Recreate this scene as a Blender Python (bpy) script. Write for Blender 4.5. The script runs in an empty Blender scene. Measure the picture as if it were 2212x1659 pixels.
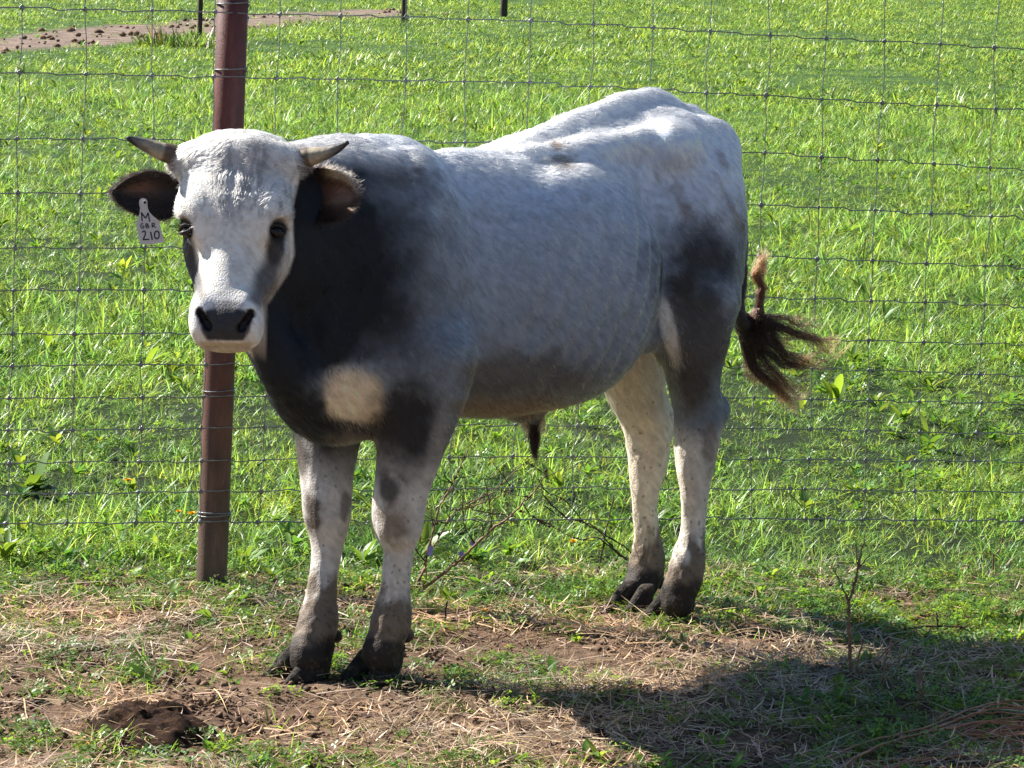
import bpy, math, random
import numpy as np
from mathutils import Vector, Matrix, noise

rng = np.random.default_rng(7)
random.seed(7)
scene = bpy.context.scene

# ---------------------------------------------------------------- camera
IMG_W, IMG_H, FOC = 2212.0, 1659.0, 7200.0
CAM_H = 1.5
ROLL = 0.033
PITCH = math.atan(984.0 / 7200.0)
FWD = np.array([0.0, math.cos(PITCH), -math.sin(PITCH)])
_R0 = np.array([1.0, 0.0, 0.0])
_U0 = np.cross(_R0, FWD)
_c, _s = math.cos(ROLL), math.sin(ROLL)
RGT = _c * _R0 + _s * _U0
UPV = -_s * _R0 + _c * _U0
CAM = np.array([0.0, 0.0, CAM_H])

def ray(u, v):
    return FWD + RGT * ((u - IMG_W / 2) / FOC) + UPV * ((IMG_H / 2 - v) / FOC)

def on_ground(u, v, z=0.0):
    d = ray(u, v)
    return CAM + d * ((z - CAM[2]) / d[2])

def at_y(u, v, y):
    d = ray(u, v)
    return CAM + d * (y / d[1])

cam_data = bpy.data.cameras.new("camera")
cam_data.sensor_fit = 'HORIZONTAL'
cam_data.sensor_width = 36.0
cam_data.lens = 36.0 * FOC / IMG_W
cam_data.clip_start = 0.1
cam_data.clip_end = 3000.0
cam = bpy.data.objects.new("camera", cam_data)
scene.collection.objects.link(cam)
cam.matrix_world = Matrix(((RGT[0], UPV[0], -FWD[0], CAM[0]),
                           (RGT[1], UPV[1], -FWD[1], CAM[1]),
                           (RGT[2], UPV[2], -FWD[2], CAM[2]),
                           (0, 0, 0, 1)))
scene.camera = cam

# ---------------------------------------------------------------- sky and sun
SUN_ELEV = math.radians(38.6)
_sh = np.array([-0.905, 0.425]); _sh /= np.linalg.norm(_sh)
SUN_DIR = np.array([_sh[0] * math.cos(SUN_ELEV), _sh[1] * math.cos(SUN_ELEV), math.sin(SUN_ELEV)])
world = bpy.data.worlds.new("World")
scene.world = world
world.use_nodes = True
wn = world.node_tree.nodes
for n_ in list(wn):
    wn.remove(n_)
sky = wn.new('ShaderNodeTexSky')
sky.sky_type = 'NISHITA'
sky.sun_disc = False
sky.sun_elevation = SUN_ELEV
sky.sun_rotation = math.atan2(SUN_DIR[0], SUN_DIR[1])
sky.altitude = 200
sky.air_density = 1.0
sky.dust_density = 0.4
sky.ozone_density = 3.0
bg = wn.new('ShaderNodeBackground')
bg.inputs[1].default_value = 0.052
wo = wn.new('ShaderNodeOutputWorld')
world.node_tree.links.new(sky.outputs[0], bg.inputs[0])
world.node_tree.links.new(bg.outputs[0], wo.inputs[0])
sun_data = bpy.data.lights.new("sun", 'SUN')
sun_data.energy = 5.0
sun_data.angle = math.radians(0.53)
sun_data.color = (1.0, 0.955, 0.88)
sun = bpy.data.objects.new("sun", sun_data)
scene.collection.objects.link(sun)
sun.location = (-8, 10, 12)
sun.rotation_euler = Vector(SUN_DIR).to_track_quat('Z', 'Y').to_euler()

scene.view_settings.view_transform = 'Standard'
scene.view_settings.look = 'None'
scene.view_settings.gamma = 1.0
scene.view_settings.exposure = 1.35
scene.view_settings.use_curve_mapping = False
scene.render.engine = 'CYCLES'
scene.cycles.use_denoising = True
scene.cycles.max_bounces = 5
scene.cycles.diffuse_bounces = 2
scene.cycles.transmission_bounces = 4
scene.cycles.transparent_max_bounces = 6

# ---------------------------------------------------------------- helpers
def link(o):
    scene.collection.objects.link(o)
    return o

def tag(o, label=None, cat=None, group=None, kind=None):
    if label: o["label"] = label
    if cat: o["category"] = cat
    if group: o["group"] = group
    if kind: o["kind"] = kind
    return o

def empty(name, loc, label, cat, group=None):
    o = bpy.data.objects.new(name, None)
    o.empty_display_size = 0.1
    o.location = [float(x) for x in loc]
    link(o)
    return tag(o, label, cat, group)

def mesh_np(name, verts, quads=None, tris=None, smooth=True):
    """fast mesh from numpy arrays"""
    me = bpy.data.meshes.new(name)
    verts = np.asarray(verts, np.float32)
    me.vertices.add(len(verts))
    me.vertices.foreach_set("co", verts.ravel())
    loops = []; starts = []; n0 = 0
    for arr, k in ((quads, 4), (tris, 3)):
        if arr is not None and len(arr):
            arr = np.asarray(arr, np.int32)
            loops.append(arr.ravel())
            starts.append(n0 + np.arange(len(arr), dtype=np.int32) * k)
            n0 += len(arr) * k
    loops = np.concatenate(loops); starts = np.concatenate(starts)
    me.loops.add(len(loops))
    me.loops.foreach_set("vertex_index", loops)
    me.polygons.add(len(starts))
    me.polygons.foreach_set("loop_start", starts)
    me.update(calc_edges=True)
    me.validate()
    if smooth:
        me.polygons.foreach_set("use_smooth", np.ones(len(me.polygons), bool))
    return me

def obj_mesh(name, me, mat, parent=None):
    o = bpy.data.objects.new(name, me)
    if mat is not None and not me.materials:
        me.materials.append(mat)
    link(o)
    if parent is not None:
        o.parent = parent
    return o

def set_attr(me, name, cols, domain='POINT'):
    a = me.attributes.new(name, 'FLOAT_COLOR', domain)
    c = np.ones((len(cols), 4), np.float32)
    c[:, :3] = cols
    a.data.foreach_set("color", c.ravel())

class NT:
    """tiny node-tree helper"""
    def __init__(self, name):
        self.mat = bpy.data.materials.new(name)
        self.mat.use_nodes = True
        self.t = self.mat.node_tree
        self.t.nodes.clear()
        self.out = self.t.nodes.new('ShaderNodeOutputMaterial')
    def n(self, typ, **kw):
        nd = self.t.nodes.new(typ)
        for k, v in kw.items():
            if k.startswith('i_'):
                key = k[2:]
                key = int(key) if key.isdigit() else key.replace('_', ' ')
                nd.inputs[key].default_value = v
            else:
                setattr(nd, k, v)
        return nd
    def l(self, a, b):
        self.t.links.new(a, b)
    def noise(self, scale, detail=4, rough=0.55, vec=None, dist=0.0):
        nd = self.n('ShaderNodeTexNoise', i_Scale=scale, i_Detail=detail, i_Roughness=rough, i_Distortion=dist)
        if vec is not None:
            self.l(vec, nd.inputs['Vector'])
        return nd.outputs[0]
    def ramp(self, fac, stops):
        nd = self.n('ShaderNodeValToRGB')
        cr = nd.color_ramp
        while len(cr.elements) < len(stops):
            cr.elements.new(0.5)
        for e, (p, c) in zip(cr.elements, stops):
            e.position = p
            e.color = (c[0], c[1], c[2], 1) if hasattr(c, '__len__') else (c, c, c, 1)
        self.l(fac, nd.inputs[0])
        return nd.outputs[0]
    def mix(self, fac, a, b, mode='MIX'):
        nd = self.n('ShaderNodeMix', data_type='RGBA', blend_type=mode)
        for sock, v in ((nd.inputs[0], fac), (nd.inputs[6], a), (nd.inputs[7], b)):
            if hasattr(v, 'is_output') or isinstance(v, bpy.types.NodeSocket):
                self.l(v, sock)
            elif sock == nd.inputs[0]:
                sock.default_value = v
            else:
                sock.default_value = (v[0], v[1], v[2], 1)
        return nd.outputs[2]
    def math(self, op, a, b=0.0):
        nd = self.n('ShaderNodeMath', operation=op)
        for sock, v in ((nd.inputs[0], a), (nd.inputs[1], b)):
            if isinstance(v, bpy.types.NodeSocket): self.l(v, sock)
            else: sock.default_value = v
        return nd.outputs[0]
    def bump(self, height, strength=0.5, dist=0.01):
        nd = self.n('ShaderNodeBump', i_Strength=strength, i_Distance=dist)
        self.l(height, nd.inputs['Height'])
        return nd.outputs[0]
    def principled(self, col, rough=0.6, spec=0.5, normal=None, **kw):
        nd = self.n('ShaderNodeBsdfPrincipled')
        for k, v in (('Base Color', col), ('Roughness', rough), ('Specular IOR Level', spec)):
            if isinstance(v, bpy.types.NodeSocket): self.l(v, nd.inputs[k])
            elif k == 'Base Color': nd.inputs[k].default_value = (v[0], v[1], v[2], 1)
            else: nd.inputs[k].default_value = v
        if normal is not None: self.l(normal, nd.inputs['Normal'])
        for k, v in kw.items():
            nd.inputs[k.replace('_', ' ')].default_value = v
        return nd.outputs[0]
    def done(self, shader):
        self.l(shader, self.out.inputs['Surface'])
        return self.mat

# ground height, used by the terrain mesh and by everything that stands on it
def vnoise(x, y, seed=0):
    """cheap vectorised value noise in 2-D"""
    x = np.asarray(x, float); y = np.asarray(y, float)
    xi = np.floor(x).astype(np.int64); yi = np.floor(y).astype(np.int64)
    xf = x - xi; yf = y - yi
    def h(a, b):
        n_ = (a * 374761393 + b * 668265263 + seed * 974634777) & 0xFFFFFFFF
        n_ = ((n_ ^ (n_ >> 13)) * 1274126177) & 0xFFFFFFFF
        return ((n_ ^ (n_ >> 16)) & 0xFFFF) / 65535.0
    u = xf * xf * (3 - 2 * xf); w = yf * yf * (3 - 2 * yf)
    a = h(xi, yi); b = h(xi + 1, yi); c = h(xi, yi + 1); d = h(xi + 1, yi + 1)
    return (a * (1 - u) + b * u) * (1 - w) + (c * (1 - u) + d * u) * w

def fbm(x, y, oct=4, seed=0):
    r = 0; a = 0.5; t = 0
    for i in range(oct):
        r = r + a * vnoise(x * 2 ** i, y * 2 ** i, seed + i * 17); t += a; a *= 0.5
    return r / t

def pasture(x, y):
    """0 on the trampled strip this side of the fence, 1 in the long grass behind it"""
    edge = 7.66 + 0.10 * (np.asarray(x) + 0.6) + 0.22 * (fbm(np.asarray(x) * 2.3, np.asarray(y) * 2.3, 3, 5) - 0.5)
    return np.clip((y - edge) / 0.22 + 0.5, 0, 1)

FEET = []
def ground_z(x, y):
    x = np.asarray(x, float); y = np.asarray(y, float)
    p = pasture(x, y)
    far = np.clip((y - 9) / 8, 0, 1)
    bare = 0.030 * (fbm(x * 4.5, y * 4.5, 3, 1) - 0.5) + 0.022 * (fbm(x * 17, y * 17, 3, 2) - 0.5)
    lush = 0.030 * (fbm(x * 1.7, y * 1.7, 3, 3) - 0.5)
    z = bare * (1 - p) + lush * p + far * 0.10 * (fbm(x * 0.35, y * 0.35, 3, 4) - 0.5)
    for (fx, fy, fz) in FEET:
        w = np.exp(-((x - fx) ** 2 + (y - fy) ** 2) / (2 * 0.07 ** 2))
        z = z * (1 - w) + (fz) * w
    return z

def project(x, y, z=0.0):
    q0 = x - CAM[0]; q1 = y - CAM[1]; q2 = z - CAM[2]
    zz = q0 * FWD[0] + q1 * FWD[1] + q2 * FWD[2]
    zz = np.where(zz < .5, .5, zz)
    return (IMG_W / 2 + FOC * (q0 * RGT[0] + q1 * RGT[1] + q2 * RGT[2]) / zz, IMG_H / 2 - FOC * (q0 * UPV[0] + q1 * UPV[1] + q2 * UPV[2]) / zz)

class Bag:
    def __init__(self): self.V = []; self.Q = []; self.T = []; self.C = []; self.n = 0
    def add(self, V, Q=(), T=(), col=(1, 1, 1)):
        V = np.asarray(V, float); self.V.append(V)
        if len(Q): self.Q.append(np.asarray(Q) + self.n)
        if len(T): self.T.append(np.asarray(T) + self.n)
        c = np.asarray(col, float); self.C.append(np.tile(c, (len(V), 1)) if c.ndim == 1 else c)
        self.n += len(V)
    def mesh(self, name, mat, smooth=True):
        me = mesh_np(name, np.concatenate(self.V), np.concatenate(self.Q) if self.Q else None, np.concatenate(self.T) if self.T else None, smooth)
        set_attr(me, "tint", np.concatenate(self.C)); me.materials.append(mat)
        return me
# ================================================================ terrain
for _p in (on_ground(835, 1462), on_ground(675, 1460), on_ground(1460, 1338), on_ground(1372, 1320)):
    FEET.append((_p[0], _p[1], 0.002))

def axis(segs):
    out = []
    for a, b, step in segs:
        n = max(2, int(abs(b - a) / step))
        out.append(np.linspace(a, b, n, endpoint=False))
    return np.concatenate(out + [[segs[-1][1]]])
gy = axis([(-60, 2, 8), (2, 5.3, .12), (5.3, 8.2, .0125), (8.2, 11, .04), (11, 30, .25), (30, 90, 1.0), (90, 300, 12), (300, 2400, 150)])
gx = axis([(-1500, -200, 150), (-200, -30, 12), (-30, -8, 1.0), (-8, -2.2, .16), (-2.2, 2.2, .0125), (2.2, 8, .16), (8, 30, 1.0), (30, 200, 12), (200, 1500, 150)])
GXX, GYY = np.meshgrid(gx, gy)
def track_v(u):
    """photo rows of the dirt track's upper and lower edges at column u"""
    up = np.interp(u, [-600, 0, 200, 400, 600, 800, 950], [150, 78, 54, 40, 25, 20, 24])
    lo = np.interp(u, [-600, 0, 200, 400, 600, 800, 950], [205, 122, 104, 82, 64, 44, 30])
    return up, lo
def track_mask(x, y):
    u, v = project(x, y)
    up, lo = track_v(u)
    w = 9 * (fbm(x * 1.2, y * .35, 4, 12) - .5) * 2
    m_ = np.clip((v + w - up) / 5, 0, 1) * np.clip((lo - v - w) / 6, 0, 1) * (u < 960) * (y > 25)
    return m_
GZZ = ground_z(GXX, GYY)
nyy, nxx = GXX.shape
gv = np.stack([GXX.ravel(), GYY.ravel(), GZZ.ravel()], 1)
ii = (np.arange(nyy - 1)[:, None] * nxx + np.arange(nxx - 1)[None]).ravel()
gq = np.stack([ii, ii + 1, ii + nxx + 1, ii + nxx], 1)
g_me = mesh_np("ground", gv, quads=gq)
pm = pasture(gv[:, 0], gv[:, 1])
tm = track_mask(gv[:, 0], gv[:, 1])
set_attr(g_me, "zone", np.stack([pm, tm, np.zeros(len(pm))], 1))
m = NT("soil")
geo = m.n('ShaderNodeNewGeometry'); pos = geo.outputs['Position']
n_big = m.noise(3.2, 6, .6, pos); n_mid = m.noise(24, 8, .68, pos); n_fine = m.noise(150, 6, .7, pos)
soil = m.ramp(n_mid, [(.30, (.080, .046, .028)), (.44, (.20, .118, .072)), (.58, (.36, .235, .150)), (.76, (.47, .34, .23))])
soil = m.mix(m.math('MULTIPLY', n_fine, .55), soil, (.05, .032, .022))
soil = m.mix(m.ramp(n_big, [(.42, 0), (.62, .35)]), soil, (.085, .045, .028))
turf = m.ramp(n_mid, [(.3, (.008, .013, .004)), (.55, (.018, .032, .008)), (.8, (.045, .060, .018))])
far = m.ramp(m.noise(1.1, 7, .7, pos), [(.35, (.030, .070, .012)), (.5, (.055, .12, .022)), (.66, (.09, .16, .035))])
sep = m.n('ShaderNodeSeparateXYZ'); m.l(pos, sep.inputs[0])
farf = m.n('ShaderNodeMapRange'); m.l(sep.outputs[1], farf.inputs[0])
farf.inputs[1].default_value = 9; farf.inputs[2].default_value = 30
far = m.mix(.75, far, m.ramp(m.noise(28, 5, .75, pos), [(.38, .15), (.52, .9), (.66, 1.7)]), 'MULTIPLY')
turf = m.mix(farf.outputs[0], turf, far)
zn = m.n('ShaderNodeAttribute', attribute_name='zone'); zs = m.n('ShaderNodeSeparateColor'); m.l(zn.outputs['Color'], zs.inputs[0])
colg = m.mix(zs.outputs[0], soil, turf)
dirt = m.ramp(m.noise(3.5, 9, .8, pos), [(.35, (.06, .042, .032)), (.48, (.20, .145, .11)), (.65, (.33, .25, .20))])
colg = m.mix(zs.outputs[1], colg, dirt)
h1 = m.math('ADD', n_mid, m.math('MULTIPLY', n_fine, .35))
MAT_SOIL = m.done(m.principled(colg, .9, .2, m.bump(h1, 1.0, .022)))
tag(obj_mesh("ground", g_me, MAT_SOIL), kind="structure")

# ================================================================ ground cover (source tufts are not in the scene; a node group scatters them)
def leafmat(name, base, trans, tf=.38, rough=.38, spec=.5):
    m = NT(name)
    att = m.n('ShaderNodeAttribute', attribute_name='tint')
    geo = m.n('ShaderNodeNewGeometry')
    big = m.noise(2.2, 4, .6, geo.outputs['Position'])
    oi = m.n('ShaderNodeObjectInfo')
    c1 = m.mix(1.0, base, att.outputs[0], 'MULTIPLY')
    c2_ = m.mix(1.0, trans, att.outputs[0], 'MULTIPLY')
    v = m.ramp(big, [(.32, (.52, .66, .7)), (.52, (1.0, 1.0, 1.0)), (.72, (1.4, 1.18, 1.0))])
    c1 = m.mix(1.0, c1, v, 'MULTIPLY'); c2_ = m.mix(1.0, c2_, v, 'MULTIPLY')
    p = m.principled(c1, rough, spec)
    tr = m.n('ShaderNodeBsdfTranslucent'); m.l(c2_, tr.inputs[0])
    mx = m.n('ShaderNodeMixShader', i_0=tf); m.l(p, mx.inputs[1]); m.l(tr.outputs[0], mx.inputs[2])
    return m.done(mx.outputs[0])
MAT_GRASS = leafmat("grass_blades", (.155, .265, .045), (.44, .66, .085), .38, .40, .42)
MAT_LEAF = leafmat("broad_leaves", (.10, .215, .035), (.34, .56, .05), .38, .42, .4)
MAT_STRAW = leafmat("straw_bits", (.62, .49, .32), (.5, .38, .22), .20, .45, .5)
m = NT("crumbs"); geo = m.n('ShaderNodeNewGeometry')
att = m.n('ShaderNodeAttribute', attribute_name='tint')
MAT_CRUMB = m.done(m.principled(m.mix(1.0, m.ramp(m.noise(80, 4, .6, geo.outputs['Position']), [(.3, (.07, .045, .03)), (.6, (.20, .13, .085)), (.8, (.32, .22, .15))]), att.outputs[0], 'MULTIPLY'), .92, .15))

def blade(bag, base, az, L, w, lean, curl, col, segs=4, fold=0.0):
    t = np.linspace(0, 1, segs + 1)
    th = lean + curl * t
    dx = np.concatenate([[0], np.cumsum(np.sin((th[1:] + th[:-1]) / 2))]) * L / segs
    dz = np.concatenate([[0], np.cumsum(np.cos((th[1:] + th[:-1]) / 2))]) * L / segs
    ca, sa = math.cos(az), math.sin(az)
    tw = rng.normal(0, .5)
    sx = -sa * math.cos(tw); sy = ca * math.cos(tw); sz = math.sin(tw) * .6
    V = []
    for i in range(segs + 1):
        ww = w * (1 - t[i] ** 2.2) * .5 + 1e-5
        c = np.array([base[0] + ca * dx[i], base[1] + sa * dx[i], base[2] + dz[i]])
        s_ = np.array([sx, sy, sz]) * ww
        V += [c - s_, c + s_]
    Q_ = [(2 * i, 2 * i + 1, 2 * i + 3, 2 * i + 2) for i in range(segs)]
    bag.add(V, Q_, col=col)
def gcol(dead=.12):
    r = rng.random()
    if r < dead * .35: return np.array([2.6, 1.15, 3.6]) * rng.uniform(.5, 1.0)       # dry blade
    k = rng.uniform(.25, 1.65)
    return np.array([k * rng.uniform(.78, 1.35), k, k * rng.uniform(.6, 1.6)])
def tuft(n, rad, l0, l1, w0, w1, dead, lean0=.1, lean1=.9):
    b = Bag()
    for _ in range(n):
        r = rad * math.sqrt(rng.random()); a = rng.uniform(0, 6.28)
        az = a + rng.normal(0, 1.0)
        blade(b, (r * math.cos(a), r * math.sin(a), -.004), az, rng.uniform(l0, l1), rng.uniform(w0, w1), rng.uniform(lean0, lean1) , rng.uniform(.0, 1.3), gcol(dead), 3)
    return b.mesh("tuft", MAT_GRASS)
def leaf(bag, base, az, L, w, lean, curl, col, segs=4, wav=.12):
    t = np.linspace(0, 1, segs + 1); prof = np.sin(np.pi * np.clip(t * .90 + .06, 0, 1)) ** .75
    ca, sa = math.cos(az), math.sin(az); V = []; x = z = 0.0; th = lean
    for i in range(segs + 1):
        c = np.array([base[0] + ca * x, base[1] + sa * x, base[2] + z])
        ww = w * .5 * prof[i]; lift = ww * .35
        s_ = np.array([-sa, ca, 0]) * ww
        V += [c - s_ + [0, 0, lift + rng.normal(0, wav) * ww], c, c + s_ + [0, 0, lift + rng.normal(0, wav) * ww]]
        th += curl / segs; x += math.sin(th) * L / segs; z += math.cos(th) * L / segs
    q = []
    for i in range(segs):
        a = 3 * i; q += [(a, a + 1, a + 4, a + 3), (a + 1, a + 2, a + 5, a + 4)]
    bag.add(V, q, col=col)
def rosette(n, l0, l1, w0, w1):
    b = Bag()
    for i in range(n):
        k = rng.uniform(.6, 1.35)
        leaf(b, (rng.normal(0, .006), rng.normal(0, .006), 0), rng.uniform(0, 6.28), rng.uniform(l0, l1), rng.uniform(w0, w1), rng.uniform(.4, 1.2), rng.uniform(.2, .9), np.array([k * rng.uniform(.8, 1.4), k, k]))
    return b.mesh("rosette", MAT_LEAF)
def clover(n, rad, h, s0, s1, dead=.0):
    b = Bag()
    for i in range(n):
        r = rad * math.sqrt(rng.random()); a = rng.uniform(0, 6.28); x, y = r * math.cos(a), r * math.sin(a)
        z = h * rng.uniform(.25, 1.0) * (1 - .5 * (r / rad) ** 2); s = rng.uniform(s0, s1)
        k = rng.uniform(.6, 1.35); col = np.array([k * rng.uniform(.8, 1.35), k, k])
        if rng.random() < dead: col = np.array([3.0, 1.25, 3.5]) * rng.uniform(.5, 1)
        tiltx, tilty = rng.normal(0, .35, 2); a0 = rng.uniform(0, 6.28)
        for j in range(3):
            aa = a0 + j * 2.094
            pts = []
            for (rr, da) in ((.05, 0), (.75, -.42), (1.05, -.15), (1.0, .15), (.75, .45)):
                px = rr * s * math.cos(aa + da); py = rr * s * math.sin(aa + da)
                pts.append((x + px, y + py, z + px * tiltx + py * tilty))
            b.add(pts, T=[(0, 1, 2), (0, 2, 3), (0, 3, 4)], col=col)
    return b.mesh("clover", MAT_LEAF, False)
def strawbits(n, rad, l0, l1, up=.12):
    b = Bag()
    for _ in range(n):
        r = rad * math.sqrt(rng.random()); a = rng.uniform(0, 6.28)
        k = rng.uniform(.35, 1.45)
        blade(b, (r * math.cos(a), r * math.sin(a), rng.uniform(.001, .010)), rng.uniform(0, 6.28), rng.uniform(l0, l1), rng.uniform(.0012, .0032), 1.57 - abs(rng.normal(0, up)), rng.normal(0, .35), np.array([k, k * rng.uniform(.85, 1.0), k * rng.uniform(.7, 1.1)]), 3)
    return b.mesh("straw", MAT_STRAW)
def crumbs(n, rad, s0, s1):
    b = Bag()
    base = np.array([(1, 0, 0), (0, 1, 0), (-1, 0, 0), (0, -1, 0), (0, 0, 1), (0, 0, -1), (.6, .6, .5), (-.6, .55, .55), (.1, -.7, .65)], float)
    T = [(4, 6, 7), (4, 7, 8), (4, 8, 6), (6, 0, 1), (6, 1, 7), (7, 1, 2), (7, 2, 8), (8, 2, 3), (8, 3, 0), (8, 0, 6), (5, 1, 0), (5, 2, 1), (5, 3, 2), (5, 0, 3)]
    for _ in range(n):
        r = rad * math.sqrt(rng.random()); a = rng.uniform(0, 6.28); s = rng.uniform(s0, s1)
        V = base * s * rng.uniform(.6, 1.3, (9, 3)); th = rng.uniform(0, 6.28)
        x = V[:, 0] * math.cos(th) - V[:, 1] * math.sin(th); y = V[:, 0] * math.sin(th) + V[:, 1] * math.cos(th)
        b.add(np.stack([x + r * math.cos(a), y + r * math.sin(a), V[:, 2] * .8 + s * .25], 1), T=T, col=np.ones(3) * rng.uniform(.5, 1.3))
    return b.mesh("crumbs", MAT_CRUMB, False)

def scatter(name, sources, pts, rotz, scl, idx, tilt=None):
    """one object whose node group places the source meshes on points"""
    me = bpy.data.meshes.new(name)
    me.vertices.add(len(pts)); me.vertices.foreach_set("co", np.asarray(pts, np.float32).ravel())
    r = np.zeros((len(pts), 3), np.float32); r[:, 2] = rotz
    if tilt is not None: r[:, 0] = tilt[:, 0]; r[:, 1] = tilt[:, 1]
    a = me.attributes.new("rot", 'FLOAT_VECTOR', 'POINT'); a.data.foreach_set("vector", r.ravel())
    a = me.attributes.new("scl", 'FLOAT', 'POINT'); a.data.foreach_set("value", np.asarray(scl, np.float32))
    a = me.attributes.new("idx", 'INT', 'POINT'); a.data.foreach_set("value", np.asarray(idx, np.int32))
    ob = bpy.data.objects.new(name, me); link(ob); tag(ob, kind="stuff")
    ng = bpy.data.node_groups.new(name + "_scatter", 'GeometryNodeTree')
    ng.interface.new_socket("Geometry", in_out='INPUT', socket_type='NodeSocketGeometry')
    ng.interface.new_socket("Geometry", in_out='OUTPUT', socket_type='NodeSocketGeometry')
    gi = ng.nodes.new('NodeGroupInput'); go = ng.nodes.new('NodeGroupOutput'); jn = ng.nodes.new('GeometryNodeJoinGeometry')
    def named(nm, typ):
        n_ = ng.nodes.new('GeometryNodeInputNamedAttribute'); n_.data_type = typ; n_.inputs[0].default_value = nm; return n_
    ar = named("rot", 'FLOAT_VECTOR'); asc = named("scl", 'FLOAT'); ai = named("idx", 'INT')
    e2r = ng.nodes.new('FunctionNodeEulerToRotation'); ng.links.new(ar.outputs[0], e2r.inputs[0])
    for k, src in enumerate(sources):
        so = bpy.data.objects.new(name + "_source", src)
        oi = ng.nodes.new('GeometryNodeObjectInfo'); oi.inputs[0].default_value = so
        cmp_ = ng.nodes.new('FunctionNodeCompare'); cmp_.data_type = 'INT'; cmp_.operation = 'EQUAL'
        ng.links.new(ai.outputs[0], cmp_.inputs[2]); cmp_.inputs[3].default_value = k
        io = ng.nodes.new('GeometryNodeInstanceOnPoints')
        ng.links.new(gi.outputs[0], io.inputs['Points']); ng.links.new(cmp_.outputs[0], io.inputs['Selection'])
        ng.links.new(oi.outputs['Geometry'], io.inputs['Instance']); ng.links.new(e2r.outputs[0], io.inputs['Rotation']); ng.links.new(asc.outputs[0], io.inputs['Scale'])
        ng.links.new(io.outputs[0], jn.inputs[0])
    ng.links.new(jn.outputs[0], go.inputs[0])
    md = ob.modifiers.new("scatter", 'NODES'); md.node_group = ng
    return ob

def spread(y0, y1, dens, margin=.9, keep=None):
    """random points over the strip the camera (and a step either side of it) can see"""
    out = []
    ys = np.arange(y0, y1, max(.25, (y1 - y0) / 60))
    for a, b in zip(ys, np.append(ys[1:], y1)):
        half = .158 * b + margin
        n = rng.poisson(dens(.5 * (a + b)) * (b - a) * 2 * half) if callable(dens) else rng.poisson(dens * (b - a) * 2 * half)
        out.append(np.stack([rng.uniform(-half, half, n), rng.uniform(a, b, n)], 1))
    P = np.concatenate(out)
    if keep is not None:
        P = P[rng.random(len(P)) < keep(P[:, 0], P[:, 1])]
    return P
def on_z(P, dz=0.0):
    return np.stack([P[:, 0], P[:, 1], ground_z(P[:, 0], P[:, 1]) + dz], 1)

# long pasture grass beyond the wire
src = [tuft(26, .045, .03, .075, .0026, .0046, .05, .3, 1.3), tuft(24, .05, .035, .085, .0026, .005, .08, .3, 1.4), tuft(30, .05, .025, .06, .0022, .004, .04, .4, 1.5),
       tuft(18, .04, .06, .13, .003, .0055, .10, .2, 1.1), tuft(24, .06, .04, .09, .003, .0065, .16, .7, 1.6),
       tuft(34, .17, .05, .11, .009, .017, .06, .6, 1.5), tuft(34, .17, .06, .13, .008, .016, .10, .5, 1.4)]
P = spread(7.3, 13, lambda y: 700 * (8.0 / y) ** 1.3, .9, lambda x, y: pasture(x, y))
P2 = spread(13, 30, lambda y: 320 * (13 / y) ** 1.7, 1.2)
PP = np.concatenate([P, P2])
yy = PP[:, 1]
patch = fbm(PP[:, 0] * 1.1, PP[:, 1] * .8, 3, 21)
sc = np.interp(yy, [7, 9, 13, 34], [.95, .80, 1.05, 1.7]) * rng.uniform(.65, 1.25, len(yy)) * np.clip(.02 + 1.7 * patch, .56, 1.4)
idx = rng.choice(5, len(PP), p=[.26, .24, .26, .10, .14])
P3 = spread(25, 135, lambda y: 46 * (30 / y) ** 1.5, 2.0, lambda x, y: 1 - .96 * track_mask(x, y))
sc3 = np.interp(P3[:, 1], [25, 60, 130], [.65, 1.0, 1.9]) * rng.uniform(.6, 1.25, len(P3)) * np.clip(.05 + 1.8 * fbm(P3[:, 0] * .5, P3[:, 1] * .25, 3, 22), .4, 1.6)
PP = np.concatenate([PP, P3]); sc = np.concatenate([sc, sc3]); idx = np.concatenate([idx, rng.choice([5, 6], len(P3))])
scatter("grass", src, on_z(PP, -.003), rng.uniform(0, 6.28, len(PP)), sc, idx, rng.normal(0, .12, (len(PP), 2)))

# broad-leaved weeds through the pasture
srcw = [rosette(9, .05, .10, .012, .024), rosette(7, .06, .12, .018, .034), clover(26, .06, .07, .008, .014), rosette(12, .03, .07, .010, .018)]
P = spread(7.5, 13, lambda y: 120, .9, lambda x, y: pasture(x, y) * np.clip((fbm(x * 1.6, y * 1.2, 3, 31) - .38) * 5, .12, 1))
P2 = spread(13, 34, lambda y: 34 * (13 / y) ** 1.6, 1.2)
P3 = spread(34, 110, lambda y: 4.0 * (34 / y) ** 1.6, 2.0, lambda x, y: 1 - .98 * track_mask(x, y))
PP = np.concatenate([P, P2, P3]); yy = PP[:, 1]
sc = np.interp(yy, [7, 9, 13, 34, 120], [.75, .70, .75, .9, 1.4]) * rng.uniform(.6, 1.3, len(yy))
scatter("pasture_weeds", srcw, on_z(PP, .02), rng.uniform(0, 6.28, len(PP)), sc, rng.choice(4, len(PP), p=[.10, .04, .56, .30]), rng.normal(0, .15, (len(PP), 2)))

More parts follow.
